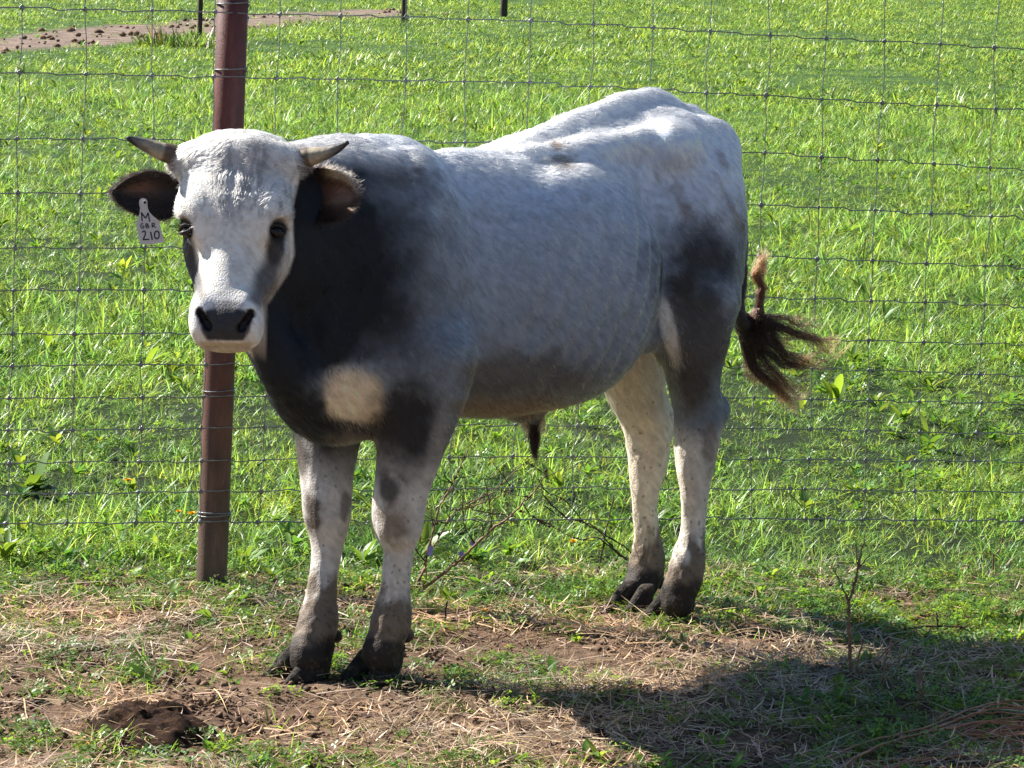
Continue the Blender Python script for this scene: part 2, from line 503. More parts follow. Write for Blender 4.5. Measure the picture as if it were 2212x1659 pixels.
# the trampled strip: clover, short grass, straw and crumbs of soil
def bare(x, y): return 1 - pasture(x, y)
def greenness(x, y):
    a = np.clip((fbm(x * 2.6 + 3, y * 2.6, 4, 41) - .44) * 7, 0, 1)
    near = np.clip((y - 7.02) / .45, 0, 1)               # greener close to the fence
    shade = np.exp(-((x - .62) / .38) ** 2 - ((y - 6.25) / .30) ** 2)
    return np.clip(a * .8 + near * .9 + shade * .6, 0.06, 1)
srcc = [clover(30, .035, .022, .0045, .008), clover(22, .030, .018, .005, .0095), clover(34, .045, .03, .004, .007, .1), tuft(14, .03, .018, .05, .0016, .003, .25, .3, 1.4), tuft(10, .03, .02, .06, .0014, .0026, .55, .5, 1.5), rosette(6, .018, .04, .007, .012)]
P = spread(5.4, 8.0, 950, .55, lambda x, y: bare(x, y) * greenness(x, y) * np.clip(.62 + (y - 6.9) * 1.2 + .6 * np.exp(-((x - .62) / .38) ** 2 - ((y - 6.25) / .30) ** 2), .55, 1))
scatter("clover", srcc, on_z(P, .000), rng.uniform(0, 6.28, len(P)), rng.uniform(.6, 1.6, len(P)), rng.choice(6, len(P), p=[.22, .18, .16, .22, .14, .08]), rng.normal(0, .15, (len(P), 2)))
srcs = [strawbits(12, .05, .02, .06), strawbits(11, .06, .05, .14), strawbits(14, .05, .012, .04, .3), strawbits(5, .05, .06, .15, .08)]
P = spread(5.4, 8.0, 950, .55, lambda x, y: bare(x, y) * np.clip((fbm(x * 2.2 + 11, y * 2.2, 3, 51) - .30) * 3.2, .10, 1) * np.clip(1.15 - .85 * np.clip((y - 7.0) / .4, 0, 1), 0, 1))
scatter("straw", srcs, on_z(P, .008), rng.uniform(0, 6.28, len(P)), rng.uniform(.6, 1.3, len(P)), rng.choice(4, len(P), p=[.35, .25, .3, .1]), rng.normal(0, .08, (len(P), 2)))
srcb = [crumbs(16, .05, .002, .006), crumbs(8, .05, .004, .010), crumbs(4, .05, .007, .016)]
P = spread(5.4, 8.0, 170, .55, lambda x, y: bare(x, y))
scatter("soil_crumbs", srcb, on_z(P), rng.uniform(0, 6.28, len(P)), rng.uniform(.6, 1.3, len(P)), rng.choice(3, len(P), p=[.5, .35, .15]))
# clods on the far track
srct = [crumbs(12, .8, .02, .05)]
P = spread(34, 100, lambda y: .5, 2.0, lambda x, y: (track_mask(x, y) > .3) * 1.0)
scatter("track_clods", srct, on_z(P), rng.uniform(0, 6.28, len(P)), rng.uniform(.6, 1.3, len(P)), np.zeros(len(P), int))
# ================================================================ the bull
B_FN, B_FF = on_ground(835, 1462), on_ground(675, 1460)
B_RN, B_RF = on_ground(1460, 1338), on_ground(1372, 1320)
_Fm, _Rm = (B_FN + B_FF) / 2, (B_RN + B_RF) / 2
B_H = (_Fm - _Rm) / np.linalg.norm(_Fm - _Rm)
B_L = np.array([-B_H[1], B_H[0], 0.0])
B_O = (_Fm + _Rm) / 2

def to_loc(p):
    q = np.asarray(p, float) - B_O
    return np.array([q @ B_H, q @ B_L, q[2]])

def to_world(q):
    q = np.asarray(q, float)
    return B_O + q[..., 0:1] * B_H + q[..., 1:2] * B_L + q[..., 2:3] * np.array([0, 0, 1.0])

def Q(u, v, l=0.0):
    """photo ray met with the bull's own fore-and-aft plane at lateral offset l"""
    d = ray(u, v)
    t = ((B_O + B_L * l - CAM) @ B_L) / (d @ B_L)
    return to_loc(CAM + d * t)

def spline_(c, n):
    c = np.asarray(c, float); c = np.vstack([2 * c[0] - c[1], c, 2 * c[-1] - c[-2]])
    out = []
    for x in np.linspace(0, len(c) - 3 - 1e-9, n):
        i = int(x); t = x - i; p0, p1, p2, p3 = c[i:i + 4]
        out.append(0.5 * ((2 * p1) + (-p0 + p2) * t + (2 * p0 - 5 * p1 + 4 * p2 - p3) * t * t + (-p0 + 3 * p1 - 3 * p2 + p3) * t ** 3))
    return np.array(out)

# ---- implicit surface on a grid, bull frame (forward, left, up)
RES = 0.005
G0 = np.array([-0.80, -0.42, -0.02]); G1 = np.array([1.02, 0.66, 1.27])
GN = np.ceil((G1 - G0) / RES).astype(int)
GX = [G0[i] + RES * np.arange(GN[i]) for i in range(3)]
FV = np.full(GN, 0.15, np.float32)

def region(lo, hi):
    a = np.clip(((np.asarray(lo) - G0) / RES).astype(int), 0, GN)
    b = np.clip(((np.asarray(hi) - G0) / RES).astype(int) + 1, 0, GN)
    return a, b

def put(fn, lo, hi, k=0.03, op='add', margin=0.06):
    a, b = region(np.asarray(lo) - margin, np.asarray(hi) + margin)
    if np.any(b <= a): return
    X = GX[0][a[0]:b[0], None, None]; Y = GX[1][None, a[1]:b[1], None]; Z = GX[2][None, None, a[2]:b[2]]
    d = fn(X, Y, Z).astype(np.float32)
    V = FV[a[0]:b[0], a[1]:b[1], a[2]:b[2]]
    if op == 'sub':
        d = -d
        h = np.clip(0.5 - 0.5 * (d - V) / k, 0, 1)
        V[...] = V * h + d * (1 - h) + k * h * (1 - h)
    elif op == 'push':            # gentle sculpt: dent (k>0) or swell (k<0) with a smooth falloff
        w = np.clip(1 - d, 0, 1); w = w * w * (3 - 2 * w)
        V[...] = V + k * w
    else:
        h = np.clip(0.5 + 0.5 * (V - d) / k, 0, 1)
        V[...] = V * (1 - h) + d * h - k * h * (1 - h)

def rcone(p0, p1, r0, r1, k=0.03, sq=(1, 1, 1), op='add'):
    p0 = np.asarray(p0, float); p1 = np.asarray(p1, float); sq = np.asarray(sq, float)
    ax = (p1 - p0) / sq; L2 = float(ax @ ax)
    def fn(X, Y, Z):
        x = (X - p0[0]) / sq[0]; y = (Y - p0[1]) / sq[1]; z = (Z - p0[2]) / sq[2]
        t = np.clip((x * ax[0] + y * ax[1] + z * ax[2]) / L2, 0, 1)
        return np.sqrt((x - t * ax[0]) ** 2 + (y - t * ax[1]) ** 2 + (z - t * ax[2]) ** 2) - (r0 + (r1 - r0) * t)
    R = max(r0, r1) * sq
    put(fn, np.minimum(p0, p1) - R, np.maximum(p0, p1) + R, k, op)

def chain(pts, k=0.03, sq=(1, 1, 1)):
    """a tapered limb through several joints, blended on as one piece"""
    sq = np.asarray(sq, float)
    C_ = np.array([p for p, _ in pts], float); R_ = np.array([r for _, r in pts], float)
    C_ = spline_(np.hstack([C_, R_[:, None]]), 3 * len(pts)); R_ = C_[:, 3]; C_ = C_[:, :3]
    def fn(X, Y, Z):
        best = None
        for i in range(len(C_) - 1):
            ax = (C_[i + 1] - C_[i]) / sq; L2 = float(ax @ ax) + 1e-12
            x = (X - C_[i][0]) / sq[0]; y = (Y - C_[i][1]) / sq[1]; z = (Z - C_[i][2]) / sq[2]
            t = np.clip((x * ax[0] + y * ax[1] + z * ax[2]) / L2, 0, 1)
            d = np.sqrt((x - t * ax[0]) ** 2 + (y - t * ax[1]) ** 2 + (z - t * ax[2]) ** 2) - (R_[i] + (R_[i + 1] - R_[i]) * t)
            best = d if best is None else np.minimum(best, d)
        return best
    R = (R_[:, None] * sq)
    put(fn, (C_ - R).min(0), (C_ + R).max(0), k, 'add')

def ell(c, r, k=0.03, op='add', M=None):
    """ellipsoid; M = 3x3 rows are its axes in the bull frame"""
    c = np.asarray(c, float); r = np.asarray(r, float); rm = float(r.min())
    A = np.eye(3) if M is None else np.asarray(M)
    def fn(X, Y, Z):
        x = X - c[0]; y = Y - c[1]; z = Z - c[2]
        q = sum(((x * A[i, 0] + y * A[i, 1] + z * A[i, 2]) / r[i]) ** 2 for i in range(3))
        q = np.sqrt(q)
        return q if op == 'push' else (q - 1) * rm
    ext = np.sqrt(((A * r[:, None]) ** 2).sum(0))
    put(fn, c - ext, c + ext, k, op, margin=0.0 if op == 'push' else 0.05)

# ---- trunk: lofted sections (s, top, bottom, half width, height of the widest level 0..1)
TR = np.array([
 (-.610, .93, .86, .030, .5), (-.58, .99, .78, .075, .5), (-.545, 1.055, .74, .110, .5), (-.50, 1.105, .71, .135, .52), (-.43, 1.140, .70, .140, .55),
 (-.36, 1.145, .69, .135, .58), (-.28, 1.132, .62, .130, .55), (-.20, 1.115, .565, .145, .45), (-.10, 1.092, .530, .160, .42),
 (0.0, 1.066, .515, .165, .42), (.10, 1.056, .510, .165, .42), (.20, 1.055, .510, .162, .42), (.30, 1.055, .505, .160, .42),
 (.40, 1.055, .500, .168, .40), (.50, 1.048, .495, .155, .38), (.57, 1.01, .510, .135, .36), (.63, .95, .545, .105, .36), (.68, .84, .61, .06, .4)])
def trunk(X, Y, Z):
    s = X[:, 0, 0]
    I = lambda j: np.interp(s, TR[:, 0], TR[:, j])[:, None, None]
    zt, zb, W, fr = I(1), I(2), I(3), I(4)
    zc = zb + fr * (zt - zb)
    H = np.where(Z > zc, zt - zc, zc - zb)
    a = np.abs(Y) / W; b = np.abs(Z - zc) / H
    p = np.where(Z > zc, np.interp(s, [-.5, -.3, .15, .35], [1.9, 2.3, 2.5, 2.1])[:, None, None], 2.15)
    q = (a ** p + b ** p) ** (1 / p)
    d = (q - 1) * np.minimum(W, H) * 0.9
    dx = np.maximum(TR[0, 0] - X, X - TR[-1, 0])
    return np.maximum(d, dx)
put(trunk, (-.72, -.26, .45), (.73, .26, 1.2), 0.03)

for sg in (1, -1):
    # haunch, hook bone, pin bone
    ell((-.425, sg * .103, .86), (.140, .098, .225), .06)
    ell((-.31, sg * .140, 1.060), (.050, .040, .036), .06)
    ell((-.53, sg * .07, 1.04), (.055, .045, .055), .06)
    ell((-.41, sg * .12, .70), (.105, .078, .14), .06)
    # shoulder blade and upper arm
    ell((.42, sg * .102, .80), (.105, .084, .215), .05)
    ell((.44, sg * .105, .70), (.115, .085, .15), .05)
    ell((.385, sg * .120, .63), (.070, .066, .09), .035)
    # rumen bulge and the hollow of the flank above it
    ell((.20, sg * .20, .93), (.09, .10, .22), .014, 'push')
    # stifle fold
    rcone((-.25, sg * .12, .66), (-.33, sg * .10, .84), .035, .05, .06)
for sg in (1, -1):
    ell((-.020, sg * .098, .778), (.250, .160, .255), .014)
    ell((.12, sg * .085, .76), (.20, .135, .235), .05)
# spine ridge, lumbar and croup
chain([((.06, 0, 1.030), .016), ((-.06, 0, 1.067), .017), ((-.18, 0, 1.103), .018), ((-.30, 0, 1.134), .019), ((-.42, 0, 1.136), .024), ((-.49, 0, 1.112), .022)], .035)
# the ridge of short ribs that throws the shadow on the loin
for sg in (1, -1):
    rcone((.06, sg * .055, 1.025), (-.24, sg * .105, 1.062), .024, .022, .03)
    ell((-.13, sg * .155, 1.035), (.11, .04, .035), .022, 'push')

# ---- forelegs
def leg(pxs, k=0.025, sq=(1, 1, 1)):
    pts = [(Q(u, v, l), r * (1.13 if r < .05 else 1.06)) for (u, v, l, r) in pxs]
    chain(pts, k, sq)
    return pts
LN = leg([(915, 770, .135, .098), (906, 850, .128, .085), (893, 930, .12, .070), (880, 1000, .112, .058), (867, 1060, .105, .049), (861, 1110, .10, .046),
          (861, 1140, .10, .041), (863, 1180, .095, .028), (857, 1240, .09, .0255), (852, 1290, .085, .029), (846, 1338, .083, .036), (836, 1375, .08, .034), (822, 1410, .078, .033), (826, 1426, .076, .031)])
LF = leg([(720, 830, -.10, .085), (712, 900, -.095, .070), (708, 960, -.085, .060), (706, 1020, -.075, .051), (705, 1080, -.065, .044), (706, 1115, -.06, .042),
          (708, 1150, -.058, .034), (706, 1190, -.055, .027), (698, 1250, -.05, .0245), (692, 1300, -.045, .030), (688, 1345, -.04, .035), (676, 1378, -.037, .032), (666, 1404, -.033, .031), (664, 1424, -.03, .030)])
# ---- hind legs
HN = leg([(1508, 650, .135, .088), (1500, 720, .135, .074), (1497, 780, .13, .062), (1500, 840, .125, .052), (1508, 885, .12, .048), (1506, 930, .12, .046),
          (1503, 970, .12, .042), (1501, 1010, .12, .036), (1501, 1060, .118, .029), (1500, 1110, .115, .0245), (1495, 1160, .11, .0255), (1486, 1210, .108, .034), (1478, 1245, .105, .036), (1468, 1278, .10, .034), (1462, 1302, .10, .031)], .02)
rcone(Q(1525, 810, .12), Q(1546, 880, .115), .016, .024, .03)
ell(Q(1548, 888, .115), (.024, .022, .03), .02)
rcone(Q(1546, 895, .115), Q(1526, 990, .115), .020, .015, .03)
HF = leg([(1345, 740, -.10, .088), (1365, 800, -.10, .072), (1378, 860, -.10, .058), (1395, 910, -.10, .048), (1400, 960, -.10, .044), (1398, 1010, -.10, .037),
          (1394, 1060, -.10, .029), (1393, 1110, -.10, .0245), (1398, 1160, -.10, .026), (1398, 1205, -.10, .034), (1393, 1240, -.10, .036), (1380, 1268, -.10, .033), (1366, 1288, -.10, .032)], .02)
rcone(Q(1405, 790, -.10), Q(1432, 900, -.10), .018, .022, .03)
ell(Q(1433, 915, -.10), (.024, .02, .028), .02)
rcone(Q(1431, 920, -.10), Q(1418, 1010, -.10), .018, .014, .03)
# dewclaws
for (u, v, l) in ((881, 1372, .085), (728, 1375, -.035), (1512, 1290, .105), (1428, 1258, -.09), (812, 1376, .05), (1440, 1282, .08)):
    ell(Q(u, v, l), (.013, .012, .015), .012)

# ---- brisket, chest and neck
ell((.54, .0, .61), (.11, .100, .115), .05)
ell((.59, .02, .70), (.095, .09, .13), .05)
P_POLL = to_loc(at_y(512, 300, 6.30))
HH = np.array([-0.09, -0.99, 0.0]); HH /= np.linalg.norm(HH)
TL = math.radians(61)
aW = np.array([HH[0] * math.cos(TL), HH[1] * math.cos(TL), -math.sin(TL)])       # down the face
cW = np.array([HH[0] * math.sin(TL), HH[1] * math.sin(TL), math.cos(TL)])        # out of the face
bW = np.cross(cW, aW)                                                            # towards the animal's left
if bW[0] < 0: bW = -bW
# the poll hangs a little lower on the picture's right
tw = math.radians(-1.3)
aW, bW = aW * math.cos(tw) - bW * math.sin(tw), bW * math.cos(tw) + aW * math.sin(tw)
def v_loc(v): return np.array([v @ B_H, v @ B_L, v[2]])
A3, B3, C3 = v_loc(aW), v_loc(bW), v_loc(cW)
HM = np.stack([A3, B3, C3])
TS = 0.885        # head length
def hp(t, b, c): return P_POLL + A3 * t * TS + B3 * b + C3 * c

nk0 = np.array([.47, .01, .86]); nk3 = hp(.09, .015, -.15)
nk1 = nk0 * .62 + nk3 * .38 + np.array([0, 0, .012]); nk2 = nk0 * .28 + nk3 * .72 + np.array([0, 0, .0])
chain([(nk0, .165), (nk1, .138), (nk2, .112), (nk3, .092)], .06, sq=(1, 1, 1.28))
# crest of the neck and throat/dewlap
chain([((.38, 0, .995), .06), (nk1 + np.array([0, 0, .088]), .053), (nk2 + np.array([0, 0, .080]), .048), (hp(.05, 0.01, -.09), .07)], .05)
ell(nk3 * .55 + np.array(hp(.24, .03, -.15)) * .45 - np.array([.05, -.02, .02]), (.10, .085, .12), .05)
chain([(hp(.24, .0, -.15), .05), (Q(600, 780, .05), .045), (Q(650, 840, .02), .055), (Q(710, 865, 0), .060)], .05)

# ---- head: lofted along the face (t, half width, dorsal c, ventral c)
HD = np.array([
 (-.012, .050, -.030, -.100), (.005, .088, -.008, -.130), (.03, .112, .000, -.145), (.06, .118, .004, -.155), (.10, .117, .008, -.168), (.14, .112, .009, -.180), (.18, .103, .005, -.190),
 (.22, .089, -.002, -.190), (.26, .078, -.008, -.178), (.30, .069, -.009, -.158), (.34, .064, -.009, -.138), (.375, .067, -.008, -.125), (.405, .069, -.012, -.115), (.430, .066, -.024, -.108), (.448, .050, -.045, -.095)])
HD[:, 1] *= np.interp(HD[:, 0], [0, .06, .12, .19, .30, .36], [.97, .96, .93, 1.0, 1.04, .94])
def headfn(X, Y, Z):
    x = X - P_POLL[0]; y = Y - P_POLL[1]; z = Z - P_POLL[2]
    t = (x * A3[0] + y * A3[1] + z * A3[2]) / TS
    b = x * B3[0] + y * B3[1] + z * B3[2]
    c = x * C3[0] + y * C3[1] + z * C3[2]
    W = np.interp(t, HD[:, 0], HD[:, 1]); cd = np.interp(t, HD[:, 0], HD[:, 2]); cv = np.interp(t, HD[:, 0], HD[:, 3])
    cc = cd - 0.42 * (cd - cv)
    H = np.where(c > cc, cd - cc, cc - cv)
    # the jaw narrows below, the nasal bridge narrows above
    narrow = np.interp(t, [0, .16, .24, .34, .38], [.0, .10, .30, .28, .06])
    Wn = W * (1 - narrow * np.clip((c - cc) / (H + 1e-6), 0, 1)) * (1 - np.interp(t, [0, .1, .2, .34, .38], [.1, .3, .35, .25, 0]) * np.clip((cc - c) / (H + 1e-6), 0, 1))
    p = np.where(c > cc, np.interp(t, [.0, .16, .24, .36], [2.5, 2.4, 1.9, 2.8]), 2.5)
    q = ((np.abs(b) / Wn) ** p + (np.abs(c - cc) / H) ** p) ** (1 / p)
    d = (q - 1) * np.minimum(W, H) * 0.9
    return np.maximum(d, np.maximum(HD[0, 0] - t, t - HD[-1, 0]))
ctr = hp(.21, 0, -.08)
put(headfn, ctr - .30, ctr + .30, 0.035, margin=0)
def hell(t, b, c, r, k=.02, op='add'): ell(hp(t, b, c), (r[0] * TS, r[1], r[2]), k, op, HM)
for sg in (1, -1):
    hell(.150, sg * .078, -.026, (.044, .030, .026), .03)          # brow
    hell(.195, sg * .066, -.095, (.075, .028, .062), .03)           # cheek
    hell(.035, sg * .100, -.048, (.028, .030, .030), .025)           # horn boss
    hell(.192, sg * .101, -.050, (.026, .017, .025), .012, 'sub')   # eye socket
    hell(.265, sg * .074, -.046, (.065, .036, .040), .016, 'push')  # hollow in front of the cheek
    hell(.372, sg * .042, -.046, (.040, .022, .034), .02)           # nostril wing
    hell(.400, sg * .035, -.078, (.036, .029, .034), .02)           # upper lip
hell(.408, 0, -.042, (.036, .044, .026), .02)                       # nose pad
hell(.418, 0, -.100, (.026, .040, .026), .015)                      # chin
hell(.010, 0, -.040, (.040, .085, .042), .04)                        # poll
hell(.452, 0, -.072, (.030, .062, .0035), .005, 'sub')              # mouth line
hell(.10, 0, .014, (.09, .012, .016), .006, 'push')
def hit(u, v, lo=5.6, hi=7.2):
    """first point of the bull's surface met by the photo ray"""
    d = ray(u, v); d = d / d[1]
    for y in np.arange(lo, hi, .002):
        q = to_loc(CAM + d * y)
        i = np.round((q - G0) / RES).astype(int)
        if np.all(i >= 0) and np.all(i < GN) and FV[i[0], i[1], i[2]] < 0:
            return q
    return None
NOS = []
for (a, b) in (((431, 673), (450, 703)), ((541, 675), (520, 706))):
    p0 = hit(*a); p1 = hit(*b); pm_ = (p0 + p1) / 2; pm_ = hit(486 + (a[0] + b[0] - 972) * .53, (a[1] + b[1]) / 2 + 2) if False else pm_
    NOS += [p0, pm_, p1]
    rcone(p0 - C3 * .002, p1 - C3 * .004, .0045, .0072, .004, op='sub')
    rcone(p0 - C3 * .008, p1 - C3 * .014, .0040, .0062, .004, op='sub')
EYES = []
for (u, v, sg) in ((399, 496, -1), (600, 496, 1)):
    p = hit(u, v); EYES.append((p, sg))
    ell(p - C3 * .001, (.021, .013, .017), .010, 'sub', HM)


# ---- tail, held close down the rear and flicked out at the end
TAIL = [(Q(1484, 245, 0), .018), (Q(1522, 272, -.0), .020), (Q(1560, 325, -.0), .022), (Q(1584, 400, 0), .020), (Q(1597, 500, 0), .018), (Q(1598, 590, .0), .016), (Q(1592, 650, .0), .016), (Q(1600, 690, 0), .015), (Q(1618, 705, 0), .013), (Q(1634, 690, .0), .010), (Q(1640, 650, .0), .008), (Q(1643, 610, .0), .006)]
chain(TAIL, .018)
# sheath
ell(Q(1135, 880, .0), (.060, .032, .028), .03)
rcone(Q(1150, 880, .0), Q(1152, 905, .0), .02, .014, .02)

# ---- surface nets
def surface_nets(V):
    nx, ny, nz = V.shape
    S = V < 0
    cnt = np.zeros((nx - 1, ny - 1, nz - 1), np.uint8)
    for dx in (0, 1):
        for dy in (0, 1):
            for dz in (0, 1):
                cnt += S[dx:nx - 1 + dx, dy:ny - 1 + dy, dz:nz - 1 + dz]
    act = np.argwhere((cnt > 0) & (cnt < 8))
    idx = np.full(cnt.shape, -1, np.int32)
    idx[act[:, 0], act[:, 1], act[:, 2]] = np.arange(len(act))
    acc = np.zeros((len(act), 3)); num = np.zeros(len(act))
    crn = [(0, 0, 0), (1, 0, 0), (0, 1, 0), (1, 1, 0), (0, 0, 1), (1, 0, 1), (0, 1, 1), (1, 1, 1)]
    edges = [(0, 1), (2, 3), (4, 5), (6, 7), (0, 2), (1, 3), (4, 6), (5, 7), (0, 4), (1, 5), (2, 6), (3, 7)]
    vals = [V[act[:, 0] + c[0], act[:, 1] + c[1], act[:, 2] + c[2]].astype(float) for c in crn]
    for a, b in edges:
        va, vb = vals[a], vals[b]
        m = (va < 0) != (vb < 0)
        t = va[m] / (va[m] - vb[m])
        ca = np.array(crn[a], float); cb = np.array(crn[b], float)
        acc[m] += ca + (cb - ca) * t[:, None]
        num[m] += 1
    verts = act + acc / num[:, None]
    quads = []
    for ax in range(3):
        o1, o2 = [(1, 2), (2, 0), (0, 1)][ax]
        sl0 = [slice(None)] * 3; sl1 = [slice(None)] * 3
        sl0[ax] = slice(0, -1); sl1[ax] = slice(1, None)
        A = S[tuple(sl0)]; Bm = S[tuple(sl1)]
        e = np.argwhere(A != Bm)
        ok = (e[:, o1] > 0) & (e[:, o2] > 0) & (e[:, o1] < V.shape[o1] - 1) & (e[:, o2] < V.shape[o2] - 1)
        e = e[ok]
        flip = ~A[e[:, 0], e[:, 1], e[:, 2]]
        def cell(d1, d2):
            q = e.copy(); q[:, o1] -= d1; q[:, o2] -= d2
            return idx[q[:, 0], q[:, 1], q[:, 2]]
        q = np.stack([cell(1, 1), cell(0, 1), cell(0, 0), cell(1, 0)], 1)
        q[flip] = q[flip][:, ::-1]
        quads.append(q)
    return verts, np.concatenate(quads)

bv, bq = surface_nets(FV)
bv = G0 + bv * RES
del FV
# light smoothing (Laplacian) to take out the grid's facets
def smooth_mesh(v, q, it=2, lam=0.5):
    a = np.concatenate([q[:, 0], q[:, 1], q[:, 2], q[:, 3]]); b = np.concatenate([q[:, 1], q[:, 2], q[:, 3], q[:, 0]])
    i = np.concatenate([a, b]); j = np.concatenate([b, a])
    n = np.bincount(i, minlength=len(v))[:, None]
    for _ in range(it):
        s = np.stack([np.bincount(i, weights=v[j, c], minlength=len(v)) for c in range(3)], 1)
        v = v * (1 - lam) + lam * s / np.maximum(n, 1)
    return v
bv = smooth_mesh(bv, bq, 2)
# keep only the largest connected piece
def biggest(v, q):
    lab = np.arange(len(v))
    for _ in range(400):
        m = lab[q].min(1)
        new = lab.copy()
        for c in range(4): np.minimum.at(new, q[:, c], m)
        new = new[new]
        if np.array_equal(new, lab): break
        lab = new
    u, c = np.unique(lab, return_counts=True)
    keep = lab == u[c.argmax()]
    mp = np.cumsum(keep) - 1
    return v[keep], mp[q[keep[q[:, 0]]]]
bv, bq = biggest(bv, bq)

# caked mud roughens the feet
_lm = np.clip((.19 - bv[:, 2]) / .05, 0, 1)

# vertex normals in the bull frame
def quad_normals(v, q):
    return np.cross(v[q[:, 2]] - v[q[:, 0]], v[q[:, 3]] - v[q[:, 1]]) * 0.5
qn = quad_normals(bv, bq)
vn = np.zeros_like(bv)
for c in range(4): np.add.at(vn, bq[:, c], qn)
vn /= np.linalg.norm(vn, axis=1)[:, None] + 1e-9

# ---- coat colours (linear albedo), markings and mud, with some light and shade painted in
def blob(P, c, r, M=None):
    d = P - np.asarray(c)
    if M is not None: d = d @ np.asarray(M).T
    return np.sqrt(((d / np.asarray(r)) ** 2).sum(1))
def soft(q, a=0.75, b=1.15):
    t = np.clip((b - q) / (b - a), 0, 1)
    return (t * t * (3 - 2 * t))[:, None]
def n3(P, f, seed=0):
    """3-D value noise, three octaves"""
    r = 0; a = .5; tt = 0
    for o in range(3):
        p = P * f * 2 ** o + 50.3
        i = np.floor(p).astype(np.int64); w = p - i; w = w * w * (3 - 2 * w)
        def h(dx, dy, dz):
            n_ = ((i[:, 0] + dx) * 374761393 + (i[:, 1] + dy) * 668265263 + (i[:, 2] + dz) * 2147483647 + (seed + o) * 974634777) & 0xFFFFFFFF
            n_ = ((n_ ^ (n_ >> 13)) * 1274126177) & 0xFFFFFFFF
            return ((n_ ^ (n_ >> 16)) & 0xFFFF) / 65535.0
        v = 0
        for dx in (0, 1):
            for dy in (0, 1):
                for dz in (0, 1):
                    v = v + h(dx, dy, dz) * np.where(dx, w[:, 0], 1 - w[:, 0]) * np.where(dy, w[:, 1], 1 - w[:, 1]) * np.where(dz, w[:, 2], 1 - w[:, 2])
        r = r + a * v; tt += a; a *= .5
    return (r / tt)[:, None]

LIGHT = np.array([.60, .565, .53]); GREY = np.array([.30, .285, .27]); DARK = np.array([.045, .038, .036]); BLACK = np.array([.014, .012, .012])
TAN = np.array([.42, .30, .17]); MUD = np.array([.085, .058, .036]); CREAM = np.array([.66, .57, .46])

